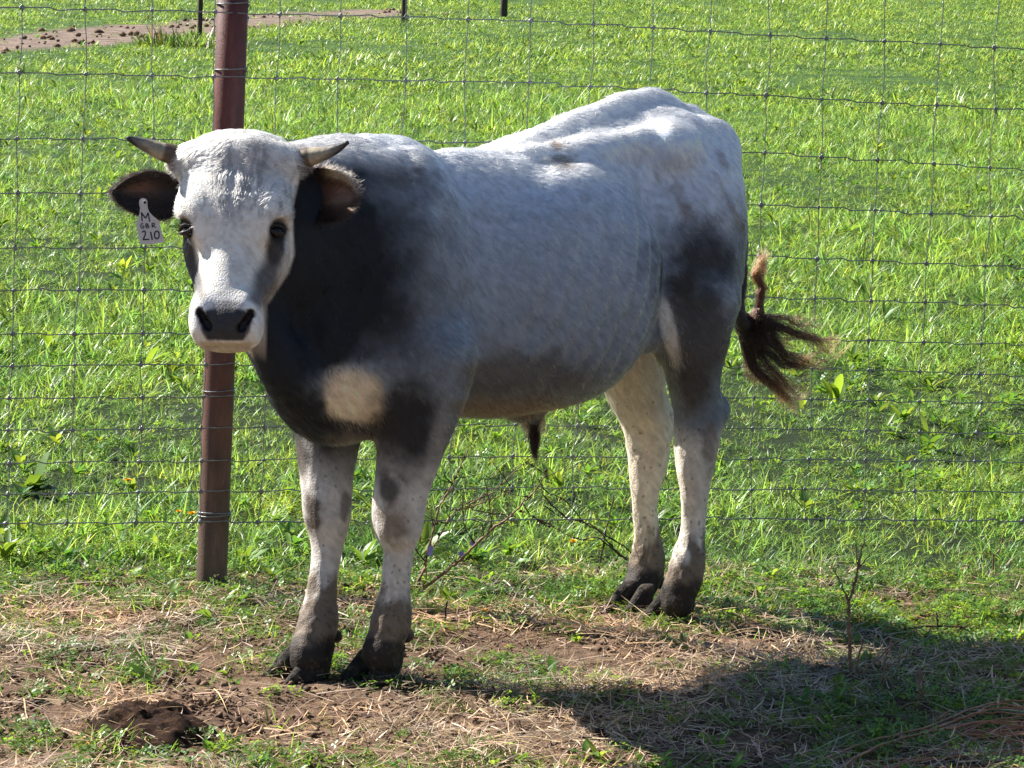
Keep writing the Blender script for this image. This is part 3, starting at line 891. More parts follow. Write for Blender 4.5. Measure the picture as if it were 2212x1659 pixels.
FDIR = np.array([-.75, 0, -.66])
def paint(P, N):
    def M(cur, col, w):
        w = np.asarray(w)
        if w.ndim == 1: w = w[:, None]
        return cur * (1 - w) + np.asarray(col) * w
    Pm = P.copy(); Pm[:, 1] = np.abs(P[:, 1])            # trunk and leg markings are the same on both sides
    def uv(A):
        W_ = to_world(A); return project(W_[:, 0], W_[:, 1], W_[:, 2])
    U, Vv = uv(P); Um, Vm = uv(Pm)
    s, l, z = P[:, 0], P[:, 1], P[:, 2]
    nz = n3(P, 9, 3)[:, 0]; nf = n3(P, 45, 9)[:, 0]; nk_ = n3(P, 22, 17)[:, 0]
    def sst(x): x = np.clip(x, 0, 1); return x * x * (3 - 2 * x)
    def E(u0, v0, ru, rv, a=.45, b=1.15, rot=0.0, real=False, wob=.30):
        uu, vv = (U, Vv) if real else (Um, Vm)
        du, dv = uu - u0, vv - v0; c_, s_ = math.cos(math.radians(rot)), math.sin(math.radians(rot))
        x = (du * c_ + dv * s_) / ru; y = (-du * s_ + dv * c_) / rv
        q = np.sqrt(x * x + y * y) + wob * ((nk_ - .5) * 2 + (nf - .5) * 1.4)
        return sst((b - q) / (b - a))
    h = P - P_POLL
    T, Bh, Ch = (h @ A3) / TS, h @ B3, h @ C3
    ur = np.interp(Vv, [250, 330, 400, 450, 500, 550, 590, 620, 650, 660, 760], [655, 656, 642, 630, 632, 634, 622, 602, 582, 574, 574])
    headm = sst((.150 - np.abs(Bh)) / .02) * sst((Ch + .215) / .03) * (T > -.06) * (T < .50) * (s > .5) * sst((ur + 5 - U) / 9)
    neck_ = (s > .22)
    # trunk: pale back, greyer towards the belly
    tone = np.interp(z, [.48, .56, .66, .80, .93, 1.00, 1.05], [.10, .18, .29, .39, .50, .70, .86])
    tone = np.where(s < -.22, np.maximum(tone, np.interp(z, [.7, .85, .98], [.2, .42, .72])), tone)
    col = tone[:, None] * np.array([.86, .97, 1.15]) * .92  # blue factor puts the cool cast of skylit shade into the coat
    col = M(col, np.array([.060, .069, .085]), .92 * E(880, 610, 110, 340, .3, 1.2))
    col = M(col, np.array([.19, .21, .24]), .5 * E(960, 640, 75, 330))
    col = M(col, np.array([.12, .11, .105]), .85 * E(850, 365, 105, 50, .2, 1.2))
    col = M(col, np.array([.10, .092, .085]), .8 * E(1130, 810, 190, 62))
    col = M(col, np.array([.15, .10, .062]), .7 * E(1120, 880, 200, 28))
    # haunch and thigh
    col = M(col, np.array([.062, .054, .050]), .92 * E(1510, 700, 110, 150, .4, 1.2))
    col = M(col, np.array([.055, .047, .043]), .85 * E(1500, 835, 48, 62))
    col = M(col, np.array([.026, .028, .034]), .96 * E(1525, 560, 165, 125, .12, 1.15, -18))
    col = M(col, np.array([.030, .026, .026]), .9 * E(1470, 612, 45, 30, .4, 1.2))
    col = M(col, np.array([.60, .52, .42]), .95 * sst((.135 - (z - .60) ** 2 / .05 - np.abs(s + .30)) / .06) * sst((.105 - l) / .03) * (l > -.25) * (z < .76) * (s < -.2) * (z > .3))
    # pale edge of the near stifle
    col = M(col, np.array([.62, .58, .53]), .92 * E(1446, 716, 19, 84, .55, 1.15, -13, True, .1) * (s < -.2))
    # neck and lower shoulder, nearly black
    ub = np.interp(Vv, [280, 330, 400, 500, 600, 700, 770, 800], [770, 800, 835, 862, 878, 862, 812, 735])
    ub2 = np.interp(Vv, [770, 800, 830, 895, 915, 935], [820, 705, 690, 705, 830, 850])
    bd = np.where(Vv < 790, ub, ub2) + 90 * (nk_ - .5) + 50 * (nf - .5)
    w = sst((bd - U) / 110 + .5) * sst((s - .30) / .08)
    far_ = sst((s - .42) / .10) * (l < 0)
    col = M(col, np.array([.011, .014, .020]), np.where(l > -.03, w, far_))
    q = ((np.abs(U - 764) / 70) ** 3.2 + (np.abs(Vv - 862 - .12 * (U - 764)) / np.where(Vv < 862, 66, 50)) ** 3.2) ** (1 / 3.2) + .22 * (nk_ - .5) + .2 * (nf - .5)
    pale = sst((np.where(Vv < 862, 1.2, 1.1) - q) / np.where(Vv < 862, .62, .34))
    col = M(col, np.array([.84, .66, .45]), .97 * pale * (l > 0) * neck_)  # cream brisket fur, colour raised to include sunlight bounced off the ground
    # crest of neck and topline stay pale
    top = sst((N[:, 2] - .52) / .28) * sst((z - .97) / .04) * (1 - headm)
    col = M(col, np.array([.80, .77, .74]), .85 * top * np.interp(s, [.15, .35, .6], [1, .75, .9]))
    # forelegs
    fore = (s > .22) & (z < .60) & (s < .68)
    near = (l > .022)
    col = M(col, np.array([.60, .55, .50]), fore * sst((.50 - z + .16 * (nz - .5)) / .12) * .95)
    fdk = (s > .22) & (z < .78) & (s < .70)
    col = M(col, np.array([.020, .019, .022]), fdk * near * np.clip(E(878, 915, 84, 118, .4, 1.15, 0, True) , 0, 1) * .97)
    col = M(col, np.array([.040, .034, .032]), fore * near * E(842, 1055, 36, 44, .3, 1.2, 0, True, .7) * .9)
    col = M(col, np.array([.17, .125, .085]), fore * near * E(850, 1130, 45, 42, .4, 1.2, 0, True, .6) * .8)
    col = M(col, np.array([.30, .27, .25]), fore * near * E(945, 960, 26, 110, .4, 1.1, 12, True) * .7)
    col = M(col, np.array([.075, .050, .034]), fore * ~near * E(676, 1110, 24, 70, .5, 1.1, -8, True, .5) * .92)
    col = M(col, np.array([.055, .040, .032]), fore * ~near * E(650, 985, 16, 70, .4, 1.1, -8, True, .5) * .85)
    col = M(col, np.array([.06, .045, .035]), fore * E(745, 1090, 12, 60, .4, 1.1, 5, True, .8) * .6)
    # hind legs
    hind = (s < -.15) & (z < .62)
    col = M(col, np.array([.74, .66, .56]), hind * sst((.47 - z) / .08) * .9)
    col = M(col, np.array([.74, .63, .48]), hind * (l < 0) * .85)
    col = M(col, np.array([.16, .12, .085]), hind * near * E(1535, 970, 22, 60, .4, 1.1, 0, True, .6) * .7)
    # dried mud from the fetlocks down, ragged at the top, black at the hoof, part mud, part painted shadow
    legz = (z < .48)
    t0 = np.where(s > 0, .175, .165) + .15 * (nz - .5) + .07 * (nf - .5)
    col = M(col, np.array([.16, .115, .078]), sst((t0 + .10 * (n3(P * np.array([1, 1, .3]), 60, 23)[:, 0] - .5) - z) / .05 + .5) * .95)
    t1 = .092 + .06 * (nz - .5) + .05 * (nf - .5)
    col = M(col, np.array([.022, .016, .013]), sst((t1 - z) / .03 + .5) * .97)
    sp = n3(P, 210, 19)[:, 0]
    col = M(col, np.array([.09, .065, .05]), ((sp > .765 - .09 * sst((.28 - z) / .12)) & legz) * .75)
    # soiled places on the back, flank and rump
    for (u, v, ru, rv, w_) in ((1203, 316, 15, 11, .95), (1212, 350, 30, 16, .75), (1236, 345, 16, 20, .6), (1462, 430, 20, 50, .6), (1420, 385, 9, 24, .4), (1562, 345, 16, 34, .5), (1590, 470, 8, 80, .5), (1260, 430, 18, 12, .2)):
        col = M(col, np.array([.17, .115, .072]), w_ * E(u, v, ru, rv, .2, 1.25, -25 if ru < rv else 0, True, 1.0) * (l > 0))
    # ---- head
    whi = sst((1.02 - np.maximum(np.abs(Bh) / .132, -Ch / .125)) / .14)
    col = M(col, np.array([.50, .45, .40]), headm * sst((Ch + .20) / .04))
    col = M(col, np.array([.82, .77, .70]), headm * whi)
    front = headm * (N @ v_loc(np.array([0, -1.0, .05])) > -.15)
    def EH(u0, v0, ru, rv, a=.55, b=1.12, rot=0.0): return E(u0, v0, ru, rv, a, b, rot, True, .08) * front
    st = n3(P - np.outer(P @ A3, A3) * .8, 150, 71)[:, 0]
    col = M(col, np.array([.36, .34, .33]), .55 * EH(500, 400, 44, 100) + .35 * EH(560, 350, 50, 60))
    col = M(col, np.array([.30, .28, .27]), .8 * front * sst((st - .52) / .12) * sst((500 - Vv) / 60))
    col = M(col, np.array([.55, .42, .30]), .55 * EH(440, 298, 60, 14))
    col = M(col, np.array([.46, .38, .31]), .6 * EH(598, 640, 26, 80, .4, 1.2, 18))
    # left of the picture
    col = M(col, np.array([.024, .021, .022]), .96 * EH(403, 556, 25, 76, .6, 1.12, -9))
    col = M(col, np.array([.050, .046, .048]), .88 * EH(423, 604, 21, 56, .4, 1.15, -14))
    col = M(col, np.array([.012, .010, .010]), EH(397, 497, 21, 31, .7, 1.1))
    # right of the picture
    col = M(col, np.array([.026, .023, .024]), .96 * EH(596, 538, 25, 46, .55, 1.15, 8))
    col = M(col, np.array([.050, .046, .048]), .88 * EH(576, 600, 33, 68, .35, 1.2, 22))
    col = M(col, np.array([.14, .13, .125]), .75 * EH(556, 648, 24, 46, .3, 1.2, 22))
    col = M(col, np.array([.012, .010, .010]), EH(601, 498, 25, 29, .6, 1.15))
    col = M(col, np.array([.55, .52, .50]), .8 * EH(622, 545, 8, 55, .5, 1.1))
    # muzzle, nose pad, lips
    col = M(col, np.array([.82, .79, .76]), EH(488, 692, 86, 60, .8, 1.05))
    col = M(col, np.array([.20, .185, .175]), .85 * EH(490, 660, 42, 17, .3, 1.2))
    hwid = np.interp(Vv, [660, 680, 715, 740], [61, 62, 52, 38])
    pad = sst((hwid - np.abs(U - 487)) / 8 + .5) * sst((Vv - 666 - 10 * (np.abs(U - 487) / 58) ** 3) / 8 + .5) * sst((736 - Vv) / 6 + .5) * front
    col = M(col, np.array([.045, .044, .047]), pad)
    col = M(col, np.array([.50, .40, .28]), .75 * front * sst((Vv - 738) / 6 + .5) * sst((70 - np.abs(U - 487)) / 20))
    for p in NOS:
        col = M(col, np.array([.008, .006, .006]), sst((1.25 - np.linalg.norm(P - p + C3 * .004, axis=1) / .0095) / .4))
    # bare skin round the horn bases
    for sg in (1, -1):
        q = np.sqrt(((T - .040) / .03) ** 2 + ((Bh - sg * .125) / .016) ** 2 + ((Ch + .045) / .04) ** 2)
        col = M(col, np.array([.10, .07, .05]), .9 * sst((1.1 - q) / .5))
    # tail turns black towards the switch
    tl = np.clip((.90 - z) / .14, 0, 1) * (s < -.625) * (np.abs(l) < .045) * (z > .45)
    col = M(col, np.array([.025, .02, .018]), tl * .95)
    an = n3(P - np.outer(P @ FDIR, FDIR) * .72, 170, 61)[:, 0]
    col *= (.90 + .20 * nf)[:, None] * (1 + .8 * (an - .5))[:, None]
    return np.clip(col, .004, .85)

bv = bv + vn * (_lm * ((n3(bv, 90, 41)[:, 0] - .45) * .006 + (n3(bv, 24, 43)[:, 0] - .5) * .006))[:, None]
# ribs, skin folds at the neck and shoulder, slack muscle
_al = np.abs(bv[:, 1])
_rib = np.clip((_al - .13) / .06, 0, 1) * np.clip((bv[:, 0] + .20) / .08, 0, 1) * np.clip((.24 - bv[:, 0]) / .05, 0, 1) * np.clip((.98 - bv[:, 2]) / .10, 0, 1) * np.clip((bv[:, 2] - .56) / .10, 0, 1)
_d = _rib * .0034 * np.sin((bv[:, 0] + (bv[:, 2] - .8) * .35) * 2 * math.pi / .058)
_nk = np.exp(-((bv[:, 0] - .60) / .10) ** 2) * np.clip((bv[:, 2] - .60) / .1, 0, 1) * ((bv - P_POLL) @ C3 < -.20)
_d += _nk * .0030 * np.sin((bv[:, 0] * .9 + bv[:, 2] * .35 - bv[:, 1] * .4 + .02 * n3(bv, 12, 77)[:, 0]) * 2 * math.pi / .045)
_d += np.clip((bv[:, 2] - .55) / .1, 0, 1) * ((bv - P_POLL) @ C3 < -.20) * (.018 * (n3(bv, 7, 78)[:, 0] - .5) + .007 * (n3(bv, 18, 79)[:, 0] - .5))
_lg = np.clip((.50 - bv[:, 2]) / .06, 0, 1) * np.clip((bv[:, 2] - .12) / .05, 0, 1)
_d += _lg * .0035 * (n3(bv * np.array([1, 1, .35]), 55, 80)[:, 0] - .5) * 2
bv = bv + vn * _d[:, None]
qn = quad_normals(bv, bq)
vn = np.zeros_like(bv)
for c in range(4): np.add.at(vn, bq[:, c], qn)
vn /= np.linalg.norm(vn, axis=1)[:, None] + 1e-9
bull = empty("bull", B_O, "young pale grey bull with near-black neck and short horns standing by the fence post", "bull")
BM = np.stack([B_H, B_L, np.array([0, 0, 1.0])], 1)     # local -> world axes
def bw(p): return np.asarray(p) @ BM.T                   # relative to bull origin

m = NT("hide")
att = m.n('ShaderNodeAttribute', attribute_name='coat')
tc = m.n('ShaderNodeTexCoord')
nb = m.noise(260, 3, .6, tc.outputs['Object'])
colr = m.mix(m.math('MULTIPLY', nb, .35), att.outputs[0], (.02, .018, .018), 'MULTIPLY')
MAT_HIDE = m.done(m.principled(att.outputs[0], .62, .25, m.bump(nb, .6, .004)))

body_me = mesh_np("body", bw(bv), quads=bq)
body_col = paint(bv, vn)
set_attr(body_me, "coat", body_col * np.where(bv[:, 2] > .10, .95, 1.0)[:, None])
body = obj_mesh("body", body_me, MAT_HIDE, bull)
# ---- lofted tubes for horns, ears and the like
def tube(pts, radii, seg=14, cap=True, squash=None):
    pts = np.asarray(pts, float); n = len(pts)
    V, Qd, Tr = [], [], []
    up = np.array([0.31, 0.22, 0.92])
    for i in range(n):
        d = pts[min(i + 1, n - 1)] - pts[max(i - 1, 0)]; d /= np.linalg.norm(d) + 1e-12
        a = np.cross(d, up); a /= np.linalg.norm(a) + 1e-12; b = np.cross(d, a)
        th = np.arange(seg) * 2 * math.pi / seg
        V.append(pts[i] + radii[i] * (np.cos(th)[:, None] * a + np.sin(th)[:, None] * b))
    V = np.concatenate(V)
    for i in range(n - 1):
        for j in range(seg):
            k = (j + 1) % seg
            Qd.append((i * seg + j, i * seg + k, (i + 1) * seg + k, (i + 1) * seg + j))
    if cap:
        V = np.concatenate([V, pts[:1], pts[-1:]]); c0 = n * seg; c1 = c0 + 1
        for j in range(seg):
            k = (j + 1) % seg
            Tr.append((c0, k, j)); Tr.append((c1, (n - 1) * seg + j, (n - 1) * seg + k))
    return V, Qd, Tr

def spline(ctrl, n):
    """Catmull-Rom through rows of ctrl"""
    c = np.asarray(ctrl, float); c = np.vstack([2 * c[0] - c[1], c, 2 * c[-1] - c[-2]])
    out = []
    for x in np.linspace(0, len(c) - 3 - 1e-9, n):
        i = int(x); t = x - i
        p0, p1, p2, p3 = c[i:i + 4]
        out.append(0.5 * ((2 * p1) + (-p0 + p2) * t + (2 * p0 - 5 * p1 + 4 * p2 - p3) * t * t + (-p0 + 3 * p1 - 3 * p2 + p3) * t ** 3))
    return np.array(out)

# ---- horns
m = NT("horn")
att = m.n('ShaderNodeAttribute', attribute_name='coat'); tc = m.n('ShaderNodeTexCoord')
nb = m.noise(90, 5, .6, tc.outputs['Object'])
MAT_HORN = m.done(m.principled(m.mix(.45, att.outputs[0], m.ramp(nb, [(.3, .35), (.7, 1.3)]), 'MULTIPLY'), .48, .4, m.bump(nb, .5, .003)))
def horn(side):
    if side < 0:   # picture left
        c = [hp(.045, -.095, -.045), None, None, None]
        px = [(376, 336, -.0), (345, 326, .0), (312, 312, .0), (290, 304, 0), (273, 297, .0)]
    else:
        px = [(650, 345, 0), (678, 337, 0), (706, 330, 0), (730, 320, 0), (753, 307, 0)]
    dep = hp(.045, side * .10, -.045); y0 = to_world(dep)[..., 1]
    y0 = float(np.ravel(y0)[0])
    pts = [hp(.05, side * .085, -.05)] + [to_loc(at_y(u, v, y0 - .006 * i)) for i, (u, v, _) in enumerate(px)]
    r = [.026, .0205, .0170, .0125, .0085, .0030]
    P = spline(np.hstack([np.array(pts), np.array(r)[:, None]]), 22)
    V, q, t = tube(P[:, :3], P[:, 3] * (1 + .02 * np.sin(np.arange(22) * 2.1)), 18)
    me = mesh_np("horn", bw(V), quads=q, tris=t)
    tt = np.repeat(np.linspace(0, 1, 22), 18); tt = np.concatenate([tt, [0, 1]])
    base = np.array([.12, .085, .055]); mid = np.array([.38, .32, .22]); gr = np.array([.17, .155, .14]); tip = np.array([.028, .026, .028])
    lv = n3(V, 60, 5)[:, 0] - .5
    x = tt + .22 * lv + .10 * np.sin(np.tile(np.arange(18), 22).tolist() + [0, 0])
    cols = np.where((tt < .36)[:, None], base, mid)
    w = np.clip((x - .52) / .12, 0, 1)[:, None]; cols = cols * (1 - w) + gr * w
    w = np.clip((x - .76) / .1, 0, 1)[:, None]; cols = cols * (1 - w) + tip * w
    set_attr(me, "coat", cols)
    return obj_mesh("horn", me, MAT_HORN, bull)
horn(-1); horn(1)

# ---- eyes: dark globe with lids formed round it
m = NT("eye")
MAT_EYE = m.done(m.principled((.008, .005, .004), .2, .35))
m = NT("eyelid")
MAT_LID = m.done(m.principled((.016, .013, .012), .5, .4))
def uvsphere(c, r, n=20, k=12):
    V = []; q = []
    for i in range(k + 1):
        ph = math.pi * i / k
        for j in range(n):
            th = 2 * math.pi * j / n
            V.append((math.sin(ph) * math.cos(th), math.sin(ph) * math.sin(th), math.cos(ph)))
    for i in range(k):
        for j in range(n):
            q.append((i * n + j, (i + 1) * n + j, (i + 1) * n + (j + 1) % n, i * n + (j + 1) % n))
    V = np.array(V) * np.asarray(r)
    return V + np.asarray(c), q
for (pe, sg) in EYES:
    c = pe - C3 * .011 - B3 * sg * .006
    V, q = uvsphere((0, 0, 0), (.0145, .0145, .0145))
    V = V - np.outer(V @ A3, A3) * .30
    eye = obj_mesh("eye", mesh_np("eye", bw(V + c), quads=q), MAT_EYE, bull)
    for top in (1, -1):
        pts = []
        for a in np.linspace(-1, 1, 13):
            up = (1 - a * a)
            # the lid follows a circle round the globe
            d = A3 * a * .95 - A3 * 0 + (B3 * sg * .55 + C3 * .85) * math.sqrt(max(0, 1 - .9 * a * a)) * .85 + (C3 * .35 - B3 * sg * .35) * 0
            vert = -A3 if top > 0 else A3
            side = np.cross(B3 * sg * .55 + C3 * .85, A3); side /= np.linalg.norm(side)
            out = B3 * sg * .55 + C3 * .85; out /= np.linalg.norm(out)
            p = c + side * a * .0175 + out * (.0140 * (1 - .45 * a * a)) + vert * (.0085 * up if top > 0 else .0070 * up)
            pts.append(p)
        V, q, t = tube(pts, [.0016 + .0034 * (1 - abs(a)) for a in np.linspace(-1, 1, 13)], 8)
        obj_mesh("eyelid", mesh_np("eyelid", bw(V), quads=q, tris=t), MAT_LID, eye)
    # lashes
    V, T = [], []
    for k in range(26):
        a = -0.9 + 1.8 * k / 25
        p = c + side * a * .0175 + out * .0165 * (1 - .4 * a * a) - A3 * .0105 * (1 - a * a)
        d = out * .9 + B3 * sg * .4 + side * a * .5 + A3 * rng.normal(0, .12) + np.array([0, 0, -.35])
        d = d / np.linalg.norm(d) * rng.uniform(.010, .017)
        w = np.cross(d, C3); w = w / np.linalg.norm(w) * .0005
        i0 = len(V); V += [p - w, p + w, p + d]; T.append((i0, i0 + 1, i0 + 2))
    obj_mesh("eyelashes", mesh_np("eyelashes", bw(np.array(V)), tris=T), MAT_LID, eye)

# ---- ears: cupped leaves with thickness
m = NT("ear_skin")
att = m.n('ShaderNodeAttribute', attribute_name='coat')
MAT_EAR = m.done(m.principled(att.outputs[0], .6, .3))
def ear(rows, inner_col, outer_col):
    """rows: (centre, half-vector across, cup direction * depth) from root to tip, bull frame"""
    n = 13; Vf = []; Vb = []
    for (c, h, cup) in rows:
        for j in range(n):
            a = -1 + 2 * j / (n - 1)
            p = c + h * a - cup * (1 - abs(a) ** 1.8)
            nrm = cup / (np.linalg.norm(cup) + 1e-9)
            Vf.append(p); Vb.append(p - nrm * .0035 * (1.05 - abs(a)))
    k = len(rows); V = np.array(Vf + Vb); o = k * n; q = []
    for i in range(k - 1):
        for j in range(n - 1):
            a = i * n + j
            q.append((a, a + 1, a + n + 1, a + n)); q.append((o + a, o + a + n, o + a + n + 1, o + a + 1))
        q.append((i * n, (i + 1) * n, o + (i + 1) * n, o + i * n))
        e = i * n + n - 1
        q.append((e, o + e, o + e + n, e + n))
    for j in range(n - 1):
        q.append((j, o + j, o + j + 1, j + 1)); e = (k - 1) * n + j
        q.append((e, e + 1, o + e + 1, o + e))
    me = mesh_np("ear", bw(V), quads=q)
    cols = np.concatenate([inner_col(np.repeat(np.linspace(0, 1, k), n), np.tile(np.linspace(-1, 1, n), k)), np.tile(outer_col, (k * n, 1))])
    set_attr(me, "coat", cols)
    return obj_mesh("ear", me, MAT_EAR, bull), V, q, cols
y_head = float(np.ravel(to_world(hp(.10, 0, -.06)))[1])
def LP(u, v, dy): return to_loc(at_y(u, v, y_head + dy))
def interp_rows(rows, n=16):
    A = np.array([np.concatenate([LP(*a), LP(*b), cup]) for (a, b, cup) in rows])
    S = spline(A, n)
    return [((s_[:3] + s_[3:6]) / 2, (s_[3:6] - s_[:3]) / 2, s_[6:9]) for s_ in S]
# cup vector points to the open side (towards the camera, a little down)
def cupv(d, x=0.0, z=-.2):
    w = np.array([x, -1.0, z]); w /= np.linalg.norm(w); return v_loc(w) * d
ROWS_L = interp_rows([((392, 392, .03), (392, 415, .03), cupv(.008)), ((382, 384, .02), (386, 452, .02), cupv(.018)), ((352, 373, .015), (362, 474, .01), cupv(.028)),
                      ((318, 370, .01), (330, 472, 0.0), cupv(.032)), ((284, 380, .01), (296, 463, .0), cupv(.028)), ((258, 396, .01), (264, 447, .0), cupv(.018)), ((241, 414, .01), (245, 427, .005), cupv(.003))])
ROWS_R = interp_rows([((632, 392, .06), (634, 425, .06), cupv(.008)), ((650, 372, .05), (650, 468, .04), cupv(.024, .3)), ((680, 362, .04), (685, 480, .02), cupv(.034, .3)),
                      ((712, 364, .03), (718, 478, .0), cupv(.036, .35)), ((742, 376, .03), (744, 466, .0), cupv(.030, .35)), ((762, 398, .03), (762, 448, .01), cupv(.016, .3)), ((770, 418, .03), (770, 430, .02), cupv(.003))])
def inner(t, a):
    c = np.tile([.022, .017, .015], (len(t), 1))
    w = np.exp(-((t - .62) / .16) ** 2 - ((a + .1) / .55) ** 2)[:, None]
    c = c * (1 - w) + np.array([.16, .075, .045]) * w
    return c
def inner_r(t, a):
    c = np.tile([.022, .017, .015], (len(t), 1))
    w = np.exp(-((t - .66) / .18) ** 2 - ((a - .15) / .5) ** 2)[:, None]
    c = c * (1 - w) + np.array([.30, .14, .09]) * w
    w = (np.clip((t - .40) / .12, 0, 1) * np.clip((np.abs(a + .05) - .38) / .2, 0, 1) * np.clip((.55 - a) / .2, 0, 1))[:, None]
    return c * (1 - w) + np.array([.55, .42, .28]) * w  # tan fur, colour lightened to stand for sun on this ear
EAR_L = ear(ROWS_L, inner, np.array([.03, .025, .024]))
EAR_R = ear(ROWS_R, inner_r, np.array([.03, .025, .024]))

# ---- cloven hooves
m = NT("hoof_mud")
tc = m.n('ShaderNodeTexCoord')
n1 = m.noise(60, 6, .65, tc.outputs['Object'])
MAT_HOOF = m.done(m.principled(m.ramp(n1, [(.30, (.014, .011, .010)), (.52, (.035, .027, .021)), (.72, (.12, .085, .055))]), .75, .25, m.bump(n1, 1.0, .012)))
def claw(base, ang, sc=1.0, out=1):
    """claw with its sole centre at base; ang rotates it outward"""
    lev = [(0.0, .034, .052, .0215), (.012, .031, .049, .0225), (.028, .020, .041, .0220), (.045, .008, .033, .0205), (.060, -.002, .027, .019), (.070, -.008, .020, .014)]
    seg = 18; V = []; q = []; t = []
    ca, sa = math.cos(ang), math.sin(ang)
    for (z, cx, hl, hw) in lev:
        for j in range(seg):
            th = 2 * math.pi * j / seg
            x = math.cos(th); y = math.sin(th)
            px = cx + hl * (x if x < 0 else x ** 0.9 if x > 0 else 0)
            py = hw * y * (1 - .45 * max(0, x) ** 1.5) + out * .003
            px *= sc; py *= sc
            V.append(base + np.array([px * ca - py * sa, px * sa + py * ca, z * sc + .004 * (1 if x > .8 and z < .005 else 0)]))
    for i in range(len(lev) - 1):
        for j in range(seg):
            k = (j + 1) % seg
            q.append((i * seg + j, i * seg + k, (i + 1) * seg + k, (i + 1) * seg + j))
    V += [np.mean(V[:seg], 0), np.mean(V[-seg:], 0)]
    c0 = len(V) - 2
    for j in range(seg):
        k = (j + 1) % seg
        t.append((c0, k, j)); t.append((c0 + 1, (len(lev) - 1) * seg + j, (len(lev) - 1) * seg + k))
    return obj_mesh("hoof", mesh_np("hoof", bw(np.array(V)), quads=q, tris=t), MAT_HOOF, bull)
for (w, fw, sc, ang0) in ((B_FN, .012, 1.12, .05), (B_FF, .004, 1.15, -.12), (B_RN, .0, 1.02, .0), (B_RF, .0, .95, -.05)):
    b = to_loc(w)
    for sg in (1, -1):
        claw(b + np.array([fw, sg * .0225, -.004]), ang0 + sg * .10, sc, sg)

# ---- hair
def sample_quads(v, q, nrm, col, n, weight=None):
    a = np.linalg.norm(np.cross(v[q[:, 2]] - v[q[:, 0]], v[q[:, 3]] - v[q[:, 1]]), axis=1) * .5
    if weight is not None: a = a * weight
    f = rng.choice(len(q), n, p=a / a.sum())
    u = rng.random((n, 1)); w = rng.random((n, 1))
    mixv = lambda A: ((A[q[f, 0]] * (1 - u) + A[q[f, 1]] * u) * (1 - w) + (A[q[f, 3]] * (1 - u) + A[q[f, 2]] * u) * w)
    N = mixv(nrm); N /= np.linalg.norm(N, axis=1)[:, None] + 1e-9
    return mixv(v), N, mixv(col)

def make_hair(name, pts, cols, radii, mat, parent):
    """pts (n, k, 3) in the parent's frame"""
    n, k, _ = pts.shape
    cu = bpy.data.hair_curves.new(name)
    cu.add_curves([k] * n)
    cu.points.foreach_set("position", pts.astype(np.float32).ravel())
    r = cu.attributes.get("radius") or cu.attributes.new("radius", 'FLOAT', 'POINT')
    r.data.foreach_set("value", radii.astype(np.float32).ravel())
    a = cu.attributes.new("coat", 'FLOAT_COLOR', 'POINT')
    c = np.ones((n, k, 4), np.float32); c[:, :, :3] = cols
    a.data.foreach_set("color", c.ravel())
    cu.materials.append(mat)
    o = bpy.data.objects.new(name, cu); link(o)
    if parent: o.parent = parent
    return o

m = NT("coat_hair")
att = m.n('ShaderNodeAttribute', attribute_name='coat')
hr = m.n('ShaderNodeBsdfHairPrincipled')
hr.parametrization = 'COLOR'
m.l(att.outputs[0], hr.inputs['Color'])
hr.inputs['Roughness'].default_value = .45
hr.inputs['Radial Roughness'].default_value = .75
hr.inputs['IOR'].default_value = 1.28
pb_ = m.principled(att.outputs[0], .6, .06)
mx = m.n('ShaderNodeMixShader', i_0=.12); m.l(hr.outputs[0], mx.inputs[1]); m.l(pb_, mx.inputs[2])
MAT_HAIR = m.done(mx.outputs[0])

def flow(P, N):
    """lie of the coat, bull frame"""
    s, l, z = P[:, 0], P[:, 1], P[:, 2]
    h = P - P_POLL; T = (h @ A3) / TS; Bh = h @ B3; Ch = h @ C3
    d = np.zeros_like(P)
    d[:, 0] = -.75; d[:, 2] = -.65
    legm = np.clip((.55 - z) / .15, 0, 1)
    d[:, 0] = d[:, 0] * (1 - legm) - .15 * legm; d[:, 2] = d[:, 2] * (1 - legm) - 1 * legm
    headm = (T > -.03) & (T < .52) & (Ch > -.21) & (np.abs(Bh) < .15)
    # whorl between the eyes: hair runs up and out above it, down below it
    up = np.clip((.20 - T) / .03, -1, 1)
    dh = -A3[None] * up[:, None] * 1.0 + B3[None] * (Bh * 9)[:, None] * np.clip(up, 0, 1)[:, None] - C3[None] * .15
    k2 = (T < .075) & headm                          # crown: sweeps outward towards the horns
    dh[k2] = (B3[None] * np.sign(Bh[k2])[:, None] * 1.2 + A3[None] * .25)
    d[headm] = dh[headm]
    return d, headm, T, Bh, Ch

